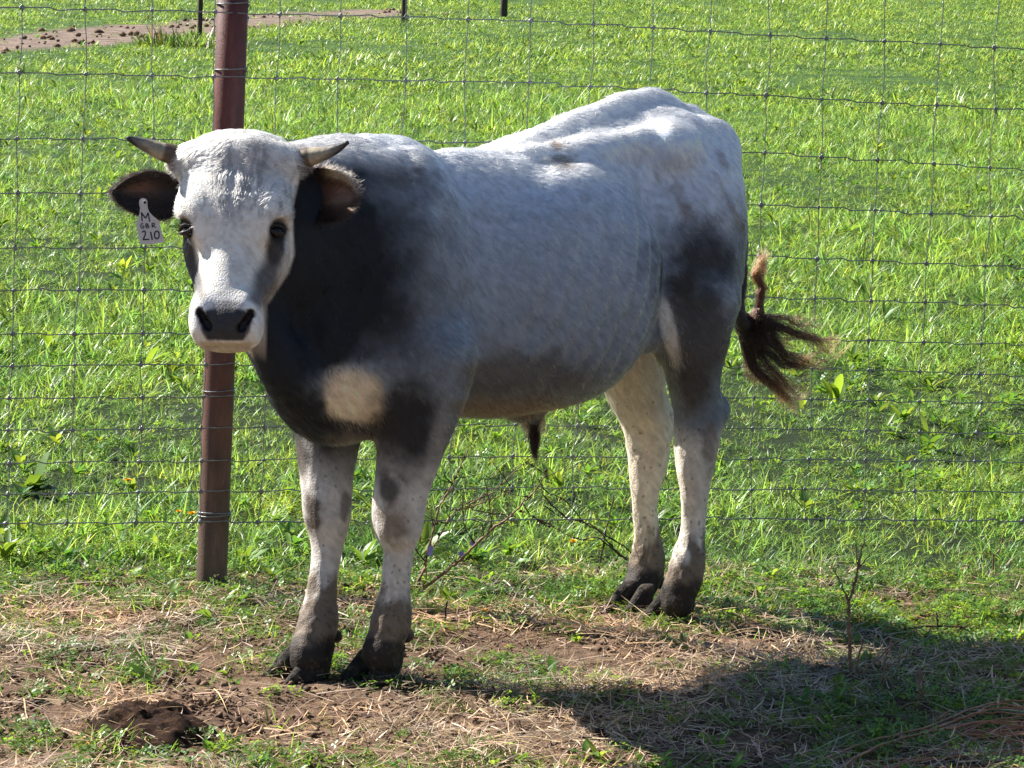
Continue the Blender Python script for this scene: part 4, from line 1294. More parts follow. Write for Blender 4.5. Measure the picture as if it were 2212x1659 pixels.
def coat(n, weight=None):
    P, N, C = sample_quads(bv, bq, vn, body_col, n, weight)
    hd_ = (((P - P_POLL) @ C3) > -.2) & (P[:, 0] > .55)
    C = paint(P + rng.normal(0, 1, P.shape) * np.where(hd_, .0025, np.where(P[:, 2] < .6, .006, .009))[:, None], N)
    d, headm, T, Bh, Ch = flow(P, N)
    # clumps: neighbouring hairs lean the same way
    hsc = np.where(hd_, .45, 1.0)[:, None]
    P0_ = P; P = P * hsc
    cl = (np.hstack([n3(P - np.outer(P @ FDIR, FDIR) * .6, 130, 11), n3(P, 60, 21), n3(P - np.outer(P @ FDIR, FDIR) * .75, 190, 31)]) - .5) * 1.2
    P = P0_
    d = d / (np.linalg.norm(d, axis=1)[:, None] + 1e-9) + cl * 1.5 + rng.normal(0, .10, P.shape)
    d -= N * (d * N).sum(1)[:, None]
    d /= np.linalg.norm(d, axis=1)[:, None] + 1e-9
    z = P[:, 2]
    L = np.full(n, .015)
    L = np.where(z < .50, .0085, L)
    L = np.where(z < .25, .0065, L)
    ridge = (N[:, 2] > .72) & (z > .95) & ~headm
    L = np.where(ridge, .021, L)
    L = np.where((P[:, 0] < -.36) & ridge & (np.abs(P[:, 1]) < .05), .028, L)
    L = np.where(np.abs(z - 1.08) < .0, L, L)
    L = np.where(headm & (T < .20), np.where(Ch > -.05, np.where(T < .12, .022, .015), .007), L)
    L = np.where(headm & (T >= .20), .010, L)
    L = np.where(headm & (T >= .33), .0045, L)
    bel = (N[:, 2] < -.45) & (z > .46) & (z < .62)
    L = np.where(bel, .022, L)
    pad = headm & (T > .372) & (np.abs(Bh) < .05) & (Ch > -.085)
    Uc, Vc = project(*to_world(P).T)
    pad = headm & (Vc > 655) & (np.abs(Uc - 487) < 60) & (N @ v_loc(np.array([0, -1.0, 0])) > 0)
    keep = ~(pad) & (z > .045)
    eye_ = np.minimum(np.linalg.norm(P - EYES[0][0], axis=1), np.linalg.norm(P - EYES[1][0], axis=1)) < .024
    keep &= ~eye_
    P, N, C, d, L, cl, headm, ridge = [x[keep] for x in (P, N, C, d, L, cl, headm, ridge)]
    n = len(P)
    L = L * rng.uniform(.7, 1.25, n)
    lift = np.where(ridge, .30, .15) + .38 * np.abs(cl[:, 0]) + rng.normal(0, .06, n)
    k = 4; t = np.linspace(0, 1, k)
    pts = np.zeros((n, k, 3))
    for i in range(k):
        a = t[i]
        pts[:, i] = P - N * .0012 + (d * (a * L)[:, None] + N * (lift * L * (a - .55 * a * a))[:, None] + np.array([0, 0, -1.0]) * (L * .10 * a * a)[:, None])
    sh = rng.uniform(.86, 1.12, (n, 1, 1)) * (1 + .35 * cl[:, 1])[:, None, None]
    sh = sh * np.clip(1 + 1.15 * cl[:, 2], .45, 1.6)[:, None, None]
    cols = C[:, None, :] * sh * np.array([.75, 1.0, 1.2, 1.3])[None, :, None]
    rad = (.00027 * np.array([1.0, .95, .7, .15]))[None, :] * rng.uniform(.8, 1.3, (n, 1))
    return bw(pts), np.clip(cols, .004, .92), rad
N_COAT = 330000
qc = bv[bq].mean(1)
wgt = np.where(((qc - P_POLL) @ C3 > -.2) & (qc[:, 0] > .6) & (qc[:, 2] > .6), 1.8, 1.0)
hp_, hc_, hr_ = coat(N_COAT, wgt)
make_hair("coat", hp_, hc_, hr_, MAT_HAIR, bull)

# ---- ear fur
def ear_fur(ear_tuple, n, side):
    o, V, q, cols = ear_tuple
    q = np.array(q); nr = quad_normals(V, q); vnn = np.zeros_like(V)
    for c in range(4): np.add.at(vnn, q[:, c], nr)
    vnn /= np.linalg.norm(vnn, axis=1)[:, None] + 1e-9
    P, N, C = sample_quads(V, q, vnn, cols, n)
    root = hp(.09, side * .10, -.05)
    d = P - root; d /= np.linalg.norm(d, axis=1)[:, None]
    up = v_loc(np.array([0, 0, 1.0])); d = d + up * .25 + rng.normal(0, .38, P.shape)
    d -= N * (d * N).sum(1)[:, None] * .8
    d /= np.linalg.norm(d, axis=1)[:, None]
    L = rng.uniform(.007, .017, n) * (1.35 if side > 0 else 1.0)
    t = np.linspace(0, 1, 4)
    pts = P[:, None] + d[:, None] * (L[:, None] * t)[:, :, None] + N[:, None] * (.5 * L[:, None] * (t - .4 * t * t))[:, :, None]
    light = np.clip(N[:, 2] * .6 + .1, 0, 1)[:, None]
    sh = rng.uniform(.7, 1.5, (n, 1, 1))
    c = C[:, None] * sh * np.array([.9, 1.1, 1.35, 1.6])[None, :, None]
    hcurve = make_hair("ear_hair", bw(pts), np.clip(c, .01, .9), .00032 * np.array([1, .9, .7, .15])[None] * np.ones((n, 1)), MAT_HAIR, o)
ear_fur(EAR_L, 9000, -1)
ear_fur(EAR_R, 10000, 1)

# ---- locks of long hair
def locks(name, specs, y0, parent, split=False):
    allp, allc, allr = [], [], []
    K = 14
    if split:
        specs = [([(u + (rng.normal(0, 16) if 0 < i else 0) * i / len(px), v + rng.normal(0, 20) * i / len(px), dy) for i, (u, v, dy) in enumerate(px)], n / 5, r0 * .9, r1 * 1.1 + .001, c0, c1, w * 1.15) for (px, n, r0, r1, c0, c1, w) in specs for _ in range(7)]
    for (px, n, rad0, rad1, c0, c1, wav) in specs:
        ctrl = np.array([to_loc(at_y(u, v, y0 + dy)) for (u, v, dy) in px])
        S = spline(ctrl, K)
        t = np.linspace(0, 1, K)
        for _ in range(int(n * .8)):
            off = rng.normal(0, 1, 3) * (1 + 1.3 * (rng.random() < .2)); off *= 1 / (np.linalg.norm(off) + .3)
            rr = rad0 * (1 - t) + rad1 * t
            ph = rng.uniform(0, 6.28, 2)
            w = np.stack([np.sin(t * 15 + ph[0]), np.cos(t * 19 + ph[1]), np.sin(t * 23 + ph[1])], 1) * (1.5 * wav * t ** .7)[:, None]
            cut = rng.uniform(.72, 1.05)
            Sx = np.stack([np.interp(np.clip(t * cut, 0, 1), t, S[:, c]) for c in range(3)], 1)
            allp.append(Sx + off * rr[:, None] + w + rng.normal(0, .0012, 3))
            tt = np.clip(t * cut + rng.normal(0, .1), 0, 1)[:, None]
            allc.append((np.array(c0) * (1 - tt ** 2.6) + np.array(c1) * tt ** 2.6) * rng.uniform(.7, 1.3))
            allr.append(.00036 * (1 - .7 * t))
    return make_hair(name, bw(np.array(allp)), np.clip(np.array(allc), .004, .9), np.array(allr), MAT_HAIR, parent)
def c4(x, y, dy=0.0): return ((2700 + x / 2.074) / 1.808, (900 + y / 2.074) / 1.808, dy)
BK = (.020, .013, .011); BR = (.15, .062, .028); OR = (.32, .15, .07); DB = (.05, .028, .02)
y_tail = float(np.ravel(to_world(TAIL[8][0]))[1])
locks("tail_switch", [
    ([c4(375, 640), c4(400, 760), c4(470, 860), c4(560, 930)], 420, .014, .022, BK, BK, .003),
    ([c4(430, 700), c4(470, 780), c4(540, 860), c4(620, 960)], 420, .012, .026, BK, DB, .003),
    ([c4(540, 640), c4(540, 720), c4(600, 760), c4(680, 800)], 300, .010, .020, DB, BK, .003),
    ([c4(570, 720), c4(556, 600), c4(560, 500), c4(560, 430), c4(545, 350), c4(590, 250), c4(622, 150)], 260, .0075, .0045, DB, OR, .0018),
    ([c4(560, 440), c4(530, 380), c4(530, 300), c4(575, 210)], 90, .005, .006, BR, OR, .0015),
    ([c4(480, 730), c4(650, 760), c4(850, 835), c4(1000, 890), c4(1130, 945), c4(1240, 900)], 150, .014, .003, BK, BR, .0022),
    ([c4(560, 700), c4(750, 690), c4(850, 730), c4(960, 750), c4(1100, 715)], 60, .008, .003, DB, BR, .002),
    ([c4(480, 830), c4(680, 920), c4(740, 1020), c4(880, 1050), c4(1000, 1060), c4(1090, 1140)], 150, .014, .003, BK, BR, .0022),
    ([c4(500, 880), c4(640, 1000), c4(760, 1090), c4(880, 1120), c4(960, 1230)], 130, .014, .003, BK, DB, .002),
    ([c4(480, 900), c4(590, 1080), c4(690, 1190), c4(830, 1270), c4(930, 1310)], 130, .014, .004, BK, BR, .002),
    ([c4(450, 900), c4(530, 1120), c4(690, 1270), c4(760, 1390), c4(870, 1500)], 240, .015, .005, BK, OR, .002),
    ([c4(410, 860), c4(450, 1040), c4(500, 1180), c4(590, 1260)], 110, .010, .006, BK, BR, .002),
    ([c4(480, 800), c4(650, 850), c4(720, 900), c4(880, 880)], 100, .012, .004, BK, BR, .002),
], y_tail, bull, True)
y_sh = float(np.ravel(to_world(Q(1150, 900, 0)))[1])
locks("sheath_tuft", [
    ([(1128, 888, 0), (1136, 915, 0), (1140, 940, 0)], 220, .014, .012, (.24, .16, .09), (.28, .20, .12), .002),
    ([(1165, 890, 0), (1168, 915, 0), (1172, 938, 0)], 120, .012, .010, (.26, .17, .1), (.32, .22, .13), .002),
    ([(1150, 900, 0), (1150, 940, 0), (1153, 970, 0), (1156, 994, 0)], 260, .011, .004, BK, BK, .002),
    ([(1155, 905, 0), (1160, 940, 0), (1158, 965, 0), (1157, 985, 0)], 190, .009, .003, BK, BK, .002)], y_sh, bull)

# ================================================================ ear tag (hangs from the ear)
def c2(x, y): return ((400 + x / 3.318) / 1.808, (500 + y / 3.318) / 1.808)
tagP = to_world(LP(310, 437, -.0))[0] if to_world(LP(310, 437, 0)).ndim > 1 else to_world(LP(310, 437, 0))
tagP = tagP + np.array([0, -.012, 0])
tagN = np.array([-.10, -.97, .20]); tagN /= np.linalg.norm(tagN)
def on_tag(x, y, lift=0.0):
    d = ray(*c2(x, y)); t = ((tagP + tagN * lift - CAM) @ tagN) / (d @ tagN)
    return CAM + d * t - tagP
ear_tag = empty("ear_tag", tagP, "white plastic tag with handwritten M GBR 210 hanging from the bull's ear", "ear tag")
m = NT("tag_plastic"); tc = m.n('ShaderNodeTexCoord')
MAT_TAG = m.done(m.principled(m.mix(m.noise(160, 4, .6, tc.outputs['Object']), (.66, .61, .57), (.50, .44, .40)), .5, .4))
m = NT("marker_ink"); MAT_INK = m.done(m.principled((.006, .007, .02), .45, .4))
outl = [(530 + 60 * math.cos(a), 965 + 55 * math.sin(a)) for a in np.radians(np.arange(-200, 21, 20))]
outl = [(474, 960), (482, 930), (505, 912), (535, 908), (565, 918), (584, 945), (584, 985), (588, 1040), (610, 1090), (660, 1145), (715, 1185), (738, 1215), (765, 1330), (803, 1480), (650, 1505), (492, 1503), (465, 1400), (445, 1290), (437, 1220), (455, 1180), (478, 1120), (488, 1040), (478, 990)]
n_ = len(outl)
Vt = [on_tag(x, y, .0009) for x, y in outl] + [on_tag(x, y, -.0009) for x, y in outl]
me = bpy.data.meshes.new("tag_plate")
me.from_pydata([tuple(v) for v in Vt], [], [tuple(range(n_)), tuple(range(2 * n_ - 1, n_ - 1, -1))] + [(i, n_ + i, n_ + (i + 1) % n_, (i + 1) % n_) for i in range(n_)])
obj_mesh("tag_plate", me, MAT_TAG, ear_tag)
def stroke(name, polys, w=11):
    V, T = [], []
    for poly in polys:
        P = spline(np.array(poly, float), 6 * len(poly)) if len(poly) > 2 else np.linspace(poly[0], poly[1], 5)
        n0 = len(V)
        for i in range(len(P)):
            d = P[min(i + 1, len(P) - 1)] - P[max(i - 1, 0)]; d /= np.linalg.norm(d) + 1e-9
            nn = np.array([-d[1], d[0]]) * w * .68 * (.9 + .2 * math.sin(i * 1.3))
            for sgn in (1, -1):
                V.append(on_tag(*(P[i] + sgn * nn), .0014)); V.append(on_tag(*(P[i] + sgn * nn), .0010))
        for i in range(len(P) - 1):
            a = n0 + i * 4
            T += [(a, a + 2, a + 6, a + 4), (a, a + 4, a + 5, a + 1), (a + 2, a + 3, a + 7, a + 6)]
    return obj_mesh(name, mesh_np(name, np.array(V), quads=T, smooth=False), MAT_INK, ear_tag)
stroke("letter_m", [[(516, 1205), (510, 1150), (506, 1092)], [(506, 1092), (532, 1135), (560, 1168)], [(560, 1168), (578, 1130), (592, 1098)], [(592, 1098), (602, 1150), (614, 1212)]], 13)
stroke("letter_g", [[(528, 1236), (505, 1244), (496, 1272), (510, 1298), (532, 1292), (536, 1272), (515, 1268)]], 10)
stroke("letter_b", [[(562, 1240), (564, 1268), (567, 1296)], [(562, 1240), (586, 1244), (588, 1260), (566, 1268)], [(566, 1268), (598, 1272), (598, 1290), (567, 1296)]], 10)
stroke("letter_r", [[(642, 1232), (644, 1262), (648, 1292)], [(642, 1234), (672, 1236), (674, 1256), (646, 1264)], [(650, 1264), (672, 1280), (696, 1288)]], 10)
stroke("digit_two", [[(514, 1352), (540, 1334), (556, 1352), (550, 1395), (526, 1446)], [(524, 1446), (565, 1444), (606, 1444)]], 13)
stroke("digit_one", [[(624, 1346), (636, 1400), (646, 1452)]], 14)
stroke("digit_zero", [[(705 + 30 * math.sin(a), 1385 - 50 * math.cos(a)) for a in np.linspace(0, 2 * math.pi, 12)]], 14)
def ring(cx, cy, r0, r1, l0, l1, n=20):
    V, q = [], []
    for i in range(n):
        a = 2 * math.pi * i / n
        for (r, l) in ((r0, l0), (r1, l0), (r1, l1), (r0, l1)):
            V.append(on_tag(cx + r * math.cos(a), cy + r * math.sin(a), l))
    for i in range(n):
        k = (i + 1) % n
        for j in range(4):
            q.append((i * 4 + j, i * 4 + (j + 1) % 4, k * 4 + (j + 1) % 4, k * 4 + j))
    return np.array(V), q
V, q = ring(550, 966, 17, 33, .0010, .0035)
obj_mesh("button", mesh_np("button", V, quads=q), MAT_TAG, ear_tag)
V, q = ring(550, 966, .5, 17, .0008, .0016)
obj_mesh("pin", mesh_np("pin", V, quads=q), MAT_INK, ear_tag)
# ================================================================ woven wire fence
def fence_pt(u, v, back=0.0):
    """photo ray met with the fence's vertical plane"""
    n = np.array([-.275, 1.0, 0.0]); p0 = np.array([-1.1, 7.26 + back, 0.0])
    d = ray(u, v); t = ((p0 - CAM) @ n) / (d @ n)
    return CAM + d * t
TOPU = [-232, -92, 48, 188, 330, 468, 603, 737, 873, 1010, 1148, 1280, 1410, 1535, 1660, 1785, 1908, 2030, 2152, 2272, 2390, 2508]
BOTU = [-256, -120, 16, 148, 297, 430, 563, 700, 835, 971, 1104, 1232, 1360, 1490, 1620, 1740, 1861, 1973, 2100, 2212, 2328, 2442]
CU = [-260, 30, 1106, 1597, 2212, 2520]
RV = [(-133, -128, -98, -60, -32, -16), (14, 15, 43.5, 72, 106, 122), (157, 158, 177.5, 204, 237.6, 252), (299, 300, 308, 326, 367.6, 382), (416, 417, 423, 440, 471.6, 484), (535, 535, 538, 551, 578, 590),
      (628, 628, 628, 640, 662, 672), (722, 722, 716, 727, 746, 753), (792, 791, 783, 791, 812, 818), (861, 861, 851, 858, 873, 879), (932, 931, 918, 924, 937, 942), (1001, 1000.5, 986, 990, 998, 1001),
      (1069, 1068, 1054.5, 1056, 1062, 1064), (1133, 1131, 1122, 1120, 1126, 1128)]
NR, NC = len(RV), len(TOPU)
FP = np.zeros((NR, NC, 3))
for r in range(NR):
    f_ = (RV[r][2] - 43) / (1122 - 43)
    for c in range(NC):
        u = TOPU[c] * (1 - f_) + BOTU[c] * f_ + rng.normal(0, 2.6)
        v = np.interp(u, CU, RV[r]) + rng.normal(0, .8)
        FP[r, c] = fence_pt(u, v)
m = NT("galvanised_wire"); tc = m.n('ShaderNodeTexCoord')
nb = m.noise(140, 4, .6, tc.outputs['Object'])
MAT_WIRE = m.done(m.principled(m.ramp(nb, [(.3, (.11, .12, .12)), (.6, (.22, .235, .235)), (.8, (.34, .35, .34))]), .42, .5, m.bump(nb, .4, .001), Metallic=.55))
fence = empty("woven_wire_fence", FP[NR - 1, 5] * np.array([1, 1, 0]), "grey woven wire livestock fence running behind the bull", "fence")
F0 = np.array(fence.location)
for r in range(NR):
    ctrl = []
    for c in range(NC - 1):
        a, b = FP[r, c], FP[r, c + 1]; L_ = b - a
        up = np.array([0, 0, 1.0]); s1 = rng.normal(.0022, .0012); s2 = rng.normal(-.0022, .0012)
        ctrl += [a, a + L_ * .30 + up * s1 * .4, a + L_ * .44 + up * s1, a + L_ * .58 + up * s2, a + L_ * .74 + up * s2 * .5]
    ctrl.append(FP[r, NC - 1])
    P = spline(ctrl, len(ctrl) * 3)
    V, q, t = tube(P - F0, np.full(len(P), .0015 if 0 < r < NR - 1 else .0017), 6)
    obj_mesh("line_wire", mesh_np("line_wire", V, quads=q, tris=t), MAT_WIRE, fence)
off = np.array([.275, -1.0, 0]); off /= np.linalg.norm(off)
for c in range(NC):
    ctrl = []
    for r in range(NR):
        ctrl.append(FP[r, c] - off * .0015)
        if r < NR - 1:
            k_ = 6 if r < 3 else 2.5
            ctrl.append((FP[r, c] + FP[r + 1, c]) / 2 + np.array([rng.normal(0, .0004 * k_), 0, 0]))
    P = spline(ctrl, len(ctrl) * 3)
    V, q, t = tube(P - F0, np.full(len(P), .00115), 6)
    obj_mesh("stay_wire", mesh_np("stay_wire", V, quads=q, tris=t), MAT_WIRE, fence)
# fixed knot: a crimped loop over each crossing
kb = Bag()
for (ang, rr, yy_) in ((.75, .0052, 0), (-.75, .0052, -.001)):
    th = np.linspace(0, 2 * math.pi, 15)
    P = np.stack([np.cos(th) * rr * math.cos(ang) - np.sin(th) * .0024 * math.sin(ang), np.full(15, yy_) + np.cos(th * 2) * .0012, np.cos(th) * rr * math.sin(ang) + np.sin(th) * .0034 * math.cos(ang)], 1)
    V, q, t = tube(P, np.full(15, .0013), 5, cap=False); kb.add(V, q)
P = np.array([(0.001, -.0005, .0075), (.0012, -.001, 0), (.0005, -.0005, -.0095)]); V, q, t = tube(P, [.0019, .0022, .0012], 6); kb.add(V, q, t)
P = np.array([(-.006, 0, .0004), (0, -.001, .001), (.006, 0, -.0002)]); V, q, t = tube(P, [.0019, .0023, .0019], 6); kb.add(V, q, t)
knot_me = kb.mesh("wire_knot", MAT_WIRE)
n_kn = 0
for r in range(NR):
    for c in range(1, NC - 1):
        if n_kn >= 290: break
        o = bpy.data.objects.new("wire_knot", knot_me); link(o); o.parent = fence
        o.location = FP[r, c] - F0
        o.rotation_euler = (rng.normal(0, .15), rng.normal(0, .3), .268 + rng.normal(0, .25))
        o.scale = [rng.uniform(.75, 1.0)] * 3
        n_kn += 1

# ================================================================ steel post
pb = on_ground(458, 1262)
py = 7.26 + (pb[0] + 1.1) * .275 + .0400
pc = at_y(458, 1200, py); pc[2] = float(ground_z(pc[0], pc[1]))
post = empty("fence_post", pc, "rusty red steel pipe post carrying the wire fence behind the bull's head", "fence post")
m = NT("rusted_steel"); tc = m.n('ShaderNodeTexCoord')
mp = m.n('ShaderNodeMapping'); m.l(tc.outputs['Object'], mp.inputs[0]); mp.inputs['Scale'].default_value = (1, 1, .25)
n1 = m.noise(34, 8, .7, mp.outputs[0]); n2 = m.noise(220, 3, .6, tc.outputs['Object'])
sep = m.n('ShaderNodeSeparateXYZ'); m.l(tc.outputs['Object'], sep.inputs[0])
hz = m.n('ShaderNodeMapRange'); m.l(m.math('ADD', sep.outputs[2], m.math('MULTIPLY', n1, .35)), hz.inputs[0]); hz.inputs[1].default_value = .95; hz.inputs[2].default_value = .15
rust = m.ramp(n1, [(.30, (.040, .009, .008)), (.50, (.105, .022, .015)), (.72, (.18, .048, .026))])
low = m.ramp(n1, [(.30, (.060, .038, .028)), (.55, (.125, .082, .058)), (.75, (.22, .16, .12))])
MAT_RUST = m.done(m.principled(m.mix(m.math('MULTIPLY', n2, .35), m.mix(hz.outputs[0], rust, low), (.03, .012, .01)), .58, .45, m.bump(n2, .5, .0015)))
V, q, t = tube([(0, 0, -.25), (0, 0, .02), (0, 0, .5), (0, 0, 1.0), (0, 0, 1.62)], [.0347] * 5, 40, cap=False)
Vi, qi, _ = tube([(0, 0, 1.30), (0, 0, 1.62)], [.0300] * 2, 40, cap=False)
pbag = Bag(); pbag.add(V, q); pbag.add(Vi, np.array(qi)[:, ::-1])
n40 = len(V)
pbag.Q.append(np.array([(n40 - 40 + j, n40 - 40 + (j + 1) % 40, n40 + 40 + (j + 1) % 40, n40 + 40 + j) for j in range(40)]))
obj_mesh("pipe", pbag.mesh("pipe", MAT_RUST), None, post)
b = Bag()
P = np.array([at_y(518, 34, pc[1] - .034), at_y(516, 40, pc[1] - .0345), at_y(513, 52, pc[1] - .034)]) - pc
V, q, t = tube(P, [.0012, .0026, .0014], 6); obj_mesh("weld_mark", mesh_np("weld_mark", V, quads=q, tris=t), MAT_WIRE, post)
post.rotation_euler = (0, .0155, 0)
# wire ties round the post
def tie(v, n_turn, rad=.0016):
    z0 = at_y(458 + (1265 - v) * .033, v, py)[2] - pc[2]
    th = np.linspace(-.3, n_turn * 2 * math.pi, int(26 * n_turn))
    P = np.stack([np.cos(th) * .0375, np.sin(th) * .0375, z0 + .0055 * th / 6.28 + .002 * np.sin(th * 1.3)], 1)
    V, q, t = tube(P, np.full(len(P), rad), 6)
    obj_mesh("tie_wire", mesh_np("tie_wire", V, quads=q, tris=t), MAT_WIRE, post)
tie(1114, 2.2); tie(152, 1.0); tie(845, 1.0, .0013); tie(10, 1.1)

# ================================================================ far posts
m = NT("weathered_wood"); tc = m.n('ShaderNodeTexCoord')
mp = m.n('ShaderNodeMapping'); m.l(tc.outputs['Object'], mp.inputs[0]); mp.inputs['Scale'].default_value = (1, 1, .12)
MAT_WOOD = m.done(m.principled(m.ramp(m.noise(30, 6, .7, mp.outputs[0]), [(.3, (.03, .022, .018)), (.6, (.085, .062, .050)), (.8, (.15, .12, .10))]), .85, .2))
for (u, v, w, lab) in ((431, 84, 11, "thin brown post standing in tall weeds beside the dirt track"), (872, 52, 12, "dark wooden post in the far pasture at the end of the track"), (1088, 38, 15, "short thick brown post furthest to the right in the far pasture")):
    g = on_ground(u, v); r_ = w / 2 / FOC * g[1]
    o = empty("wooden_post", (g[0], g[1], float(ground_z(g[0], g[1]))), lab, "post", "posts in the far pasture")
    pts = [(0, 0, -.3), (0, 0, .02), (.004, 0, .5), (-.006, 0, 1.0), (.01, 0, 1.42)]
    V, q, t = tube(np.array(pts), [r_ * 1.05, r_ * 1.05, r_, r_ * .96, r_ * .9], 10)
    V = V + rng.normal(0, r_ * .05, V.shape)
    obj_mesh("post_shaft", mesh_np("post_shaft", V, quads=q, tris=t), MAT_WOOD, o)
    V, q, t = tube(np.array([(-.01, -r_ * 1.05, .55), (.01, -r_ * 1.05, .58)]), [.02, .02], 6)
    obj_mesh("staple", mesh_np("staple", V, quads=q, tris=t), MAT_WIRE, o)
# ================================================================ single plants and things on the ground
m = NT("dry_stem"); tc = m.n('ShaderNodeTexCoord')
MAT_STEM = m.done(m.principled(m.ramp(m.noise(60, 5, .6, tc.outputs['Object']), [(.3, (.09, .045, .025)), (.55, (.22, .12, .065)), (.75, (.36, .25, .15))]), .6, .35))
m = NT("red_stem"); tc = m.n('ShaderNodeTexCoord')
MAT_RED = m.done(m.principled(m.ramp(m.noise(25, 5, .6, tc.outputs['Object']), [(.3, (.24, .085, .035)), (.55, (.42, .18, .08)), (.75, (.55, .30, .15))]), .45, .5))
m = NT("dark_twig"); MAT_TWIG = m.done(m.principled((.055, .032, .022), .7, .3))
m = NT("lilac_petal"); MAT_LILAC = m.done(m.principled((.32, .26, .62), .6, .3))
m = NT("yellow_petal"); MAT_YEL = m.done(m.principled((.80, .46, .012), .6, .2))
m = NT("green_stem"); MAT_GST = m.done(m.principled((.10, .17, .04), .5, .4))

def c6(x, y): return ((1500 + x / 2.212) / 1.808, (1700 + y / 2.212) / 1.808)
def c7(x, y): return ((3200 + x / 1.509) / 1.808, (1900 + y / 1.509) / 1.808)

def stem_obj(name, px, cv, y, r0, r1, mat, parent, dy=0.0, knob=0.0):
    P = np.array([at_y(*cv(*p), y + dy * i / max(1, len(px) - 1)) for i, p in enumerate(px)])
    S = spline(P, len(px) * 5)
    S[1:-1] += rng.normal(0, .0009, S[1:-1].shape)
    rad = np.linspace(r0, r1, len(S)) * (1 + knob * (rng.random(len(S)) > .82))
    V, q, t = tube(S - np.array(parent.location), rad, 6)
    return obj_mesh(name, mesh_np(name, V, quads=q, tris=t), mat, parent), S

g = on_ground(*c6(300, 1345)); yw = g[1]
weed = empty("dry_chicory", (g[0], g[1], float(ground_z(g[0], g[1]))), "straggly dry brown weed with tiny lilac flowers right of the bull's front legs", "weed")
stems = []
for (px, r0, r1, dy) in (
    ([(255, 1345), (340, 1170), (380, 1000), (430, 820), (470, 640), (560, 480), (640, 320), (720, 130)], .0034, .0012, .03),
    ([(320, 1345), (480, 1220), (640, 1090), (790, 950), (930, 810), (1080, 710), (1200, 580), (1310, 470), (1380, 360), (1410, 310)], .0036, .0010, -.08),
    ([(430, 960), (500, 830), (560, 720), (650, 640), (760, 620), (880, 560), (1000, 530), (1110, 480)], .0024, .0008, .05),
    ([(300, 1340), (360, 1250), (365, 1100), (372, 980)], .002, .001, .0),
    ([(700, 640), (780, 570), (905, 510), (1010, 430), (1110, 330), (1210, 240)], .002, .0008, .06)):
    stems.append(stem_obj("stem", px, c6, yw, r0, r1, MAT_STEM, weed, dy, .5)[1])
for (px, dy) in (([(930, 810), (915, 640), (900, 520), (860, 350)], .0), ([(790, 950), (700, 800), (682, 640), (700, 420), (690, 250)], .0), ([(600, 360), (700, 360), (850, 330)], 0), ([(1090, 440), (1010, 330), (940, 240)], .0), ([(1200, 590), (1280, 700), (1430, 770), (1600, 870), (1780, 910), (1900, 890)], 0), ([(760, 640), (960, 680), (1110, 680)], 0)):
    stem_obj("twig", px, c6, yw - .02, .0014, .0006, MAT_TWIG, weed, dy, .9)
for S in stems[:3]:
    for _ in range(9):
        i_ = rng.integers(8, len(S) - 3); p0 = S[i_]; d = np.array([rng.normal(0, 1), rng.normal(0, .4), abs(rng.normal(.5, .6))]); d /= np.linalg.norm(d)
        L_ = rng.uniform(.03, .10); pts = [p0, p0 + d * L_ * .4 + rng.normal(0, .005, 3), p0 + d * L_ + np.array([0, 0, rng.uniform(-.01, .02)])]
        Sx = spline(np.array(pts), 9); V, q, t = tube(Sx - np.array(weed.location), np.linspace(.0011, .0005, 9) * (1 + 1.2 * (rng.random(9) > .75)), 5)
        obj_mesh("twig", mesh_np("twig", V, quads=q, tris=t), MAT_TWIG, weed)
def budlump(c, r, mat, name, parent):
    V, q = uvsphere((0, 0, 0), (r, r, r), 7, 5)
    V = V * rng.uniform(.75, 1.25, (len(V), 1)) + c - np.array(parent.location)
    return obj_mesh(name, mesh_np(name, V, quads=q), mat, parent)
for S in stems:
    for _ in range(5):
        budlump(S[rng.integers(4, len(S))] + rng.normal(0, .003, 3), rng.uniform(.0022, .0040), MAT_TWIG, "bud", weed)
def flowerlet(c, r, mat, parent, name, n=10):
    b = Bag()
    for k in range(n):
        a = k * 6.283 / n; d = np.array([math.cos(a), -.45, math.sin(a)]); d /= np.linalg.norm(d); s_ = np.cross(d, [0, 1, 0]); s_ /= np.linalg.norm(s_)
        b.add([np.zeros(3), d * r * .6 + s_ * r * .22, d * r, d * r * .6 - s_ * r * .22], [(0, 1, 2, 3)])
    V = np.concatenate(b.V) + c - np.array(parent.location)
    return obj_mesh(name, mesh_np(name, V, quads=np.concatenate(b.Q)), mat, parent)
for (x, y) in ((405, 975), (398, 1015), (668, 1022), (765, 930)):
    flowerlet(at_y(*c6(x, y), yw - .01), .0085, MAT_LILAC, weed, "petals")

# a second tangle by the rear feet
g = on_ground(*c6(2150, 1340))
w2 = empty("dead_twigs", (g[0] + .02, g[1] + .12, float(ground_z(g[0], g[1] + .12))), "thin dark leafless twigs arching in front of the fence left of the hind legs", "twigs")
y2 = g[1] + .12
for px in ([(2140, 1330), (2080, 1180), (2130, 1010), (1900, 860), (1720, 740), (1560, 560), (1400, 480), (1330, 380)], [(2100, 1080), (1960, 960), (1830, 800), (1640, 730), (1500, 690), (1370, 600)], [(1830, 1240), (1880, 1020), (1930, 780), (1990, 490)],
           [(1720, 740), (1560, 700), (1380, 520), (1360, 430)], [(2100, 1080), (1990, 1000), (1850, 890), (1700, 900)], [(1280, 690), (1400, 780), (1480, 790)], [(1590, 1320), (1650, 1230), (1700, 1180)], [(1830, 1240), (1760, 1280), (1680, 1290)]):
    _, S = stem_obj("twig", px, c6, y2, .0022, .0008, MAT_TWIG, w2, .03, .9)
    for _ in range(3): budlump(S[rng.integers(3, len(S))], rng.uniform(.002, .0034), MAT_TWIG, "bud", w2)

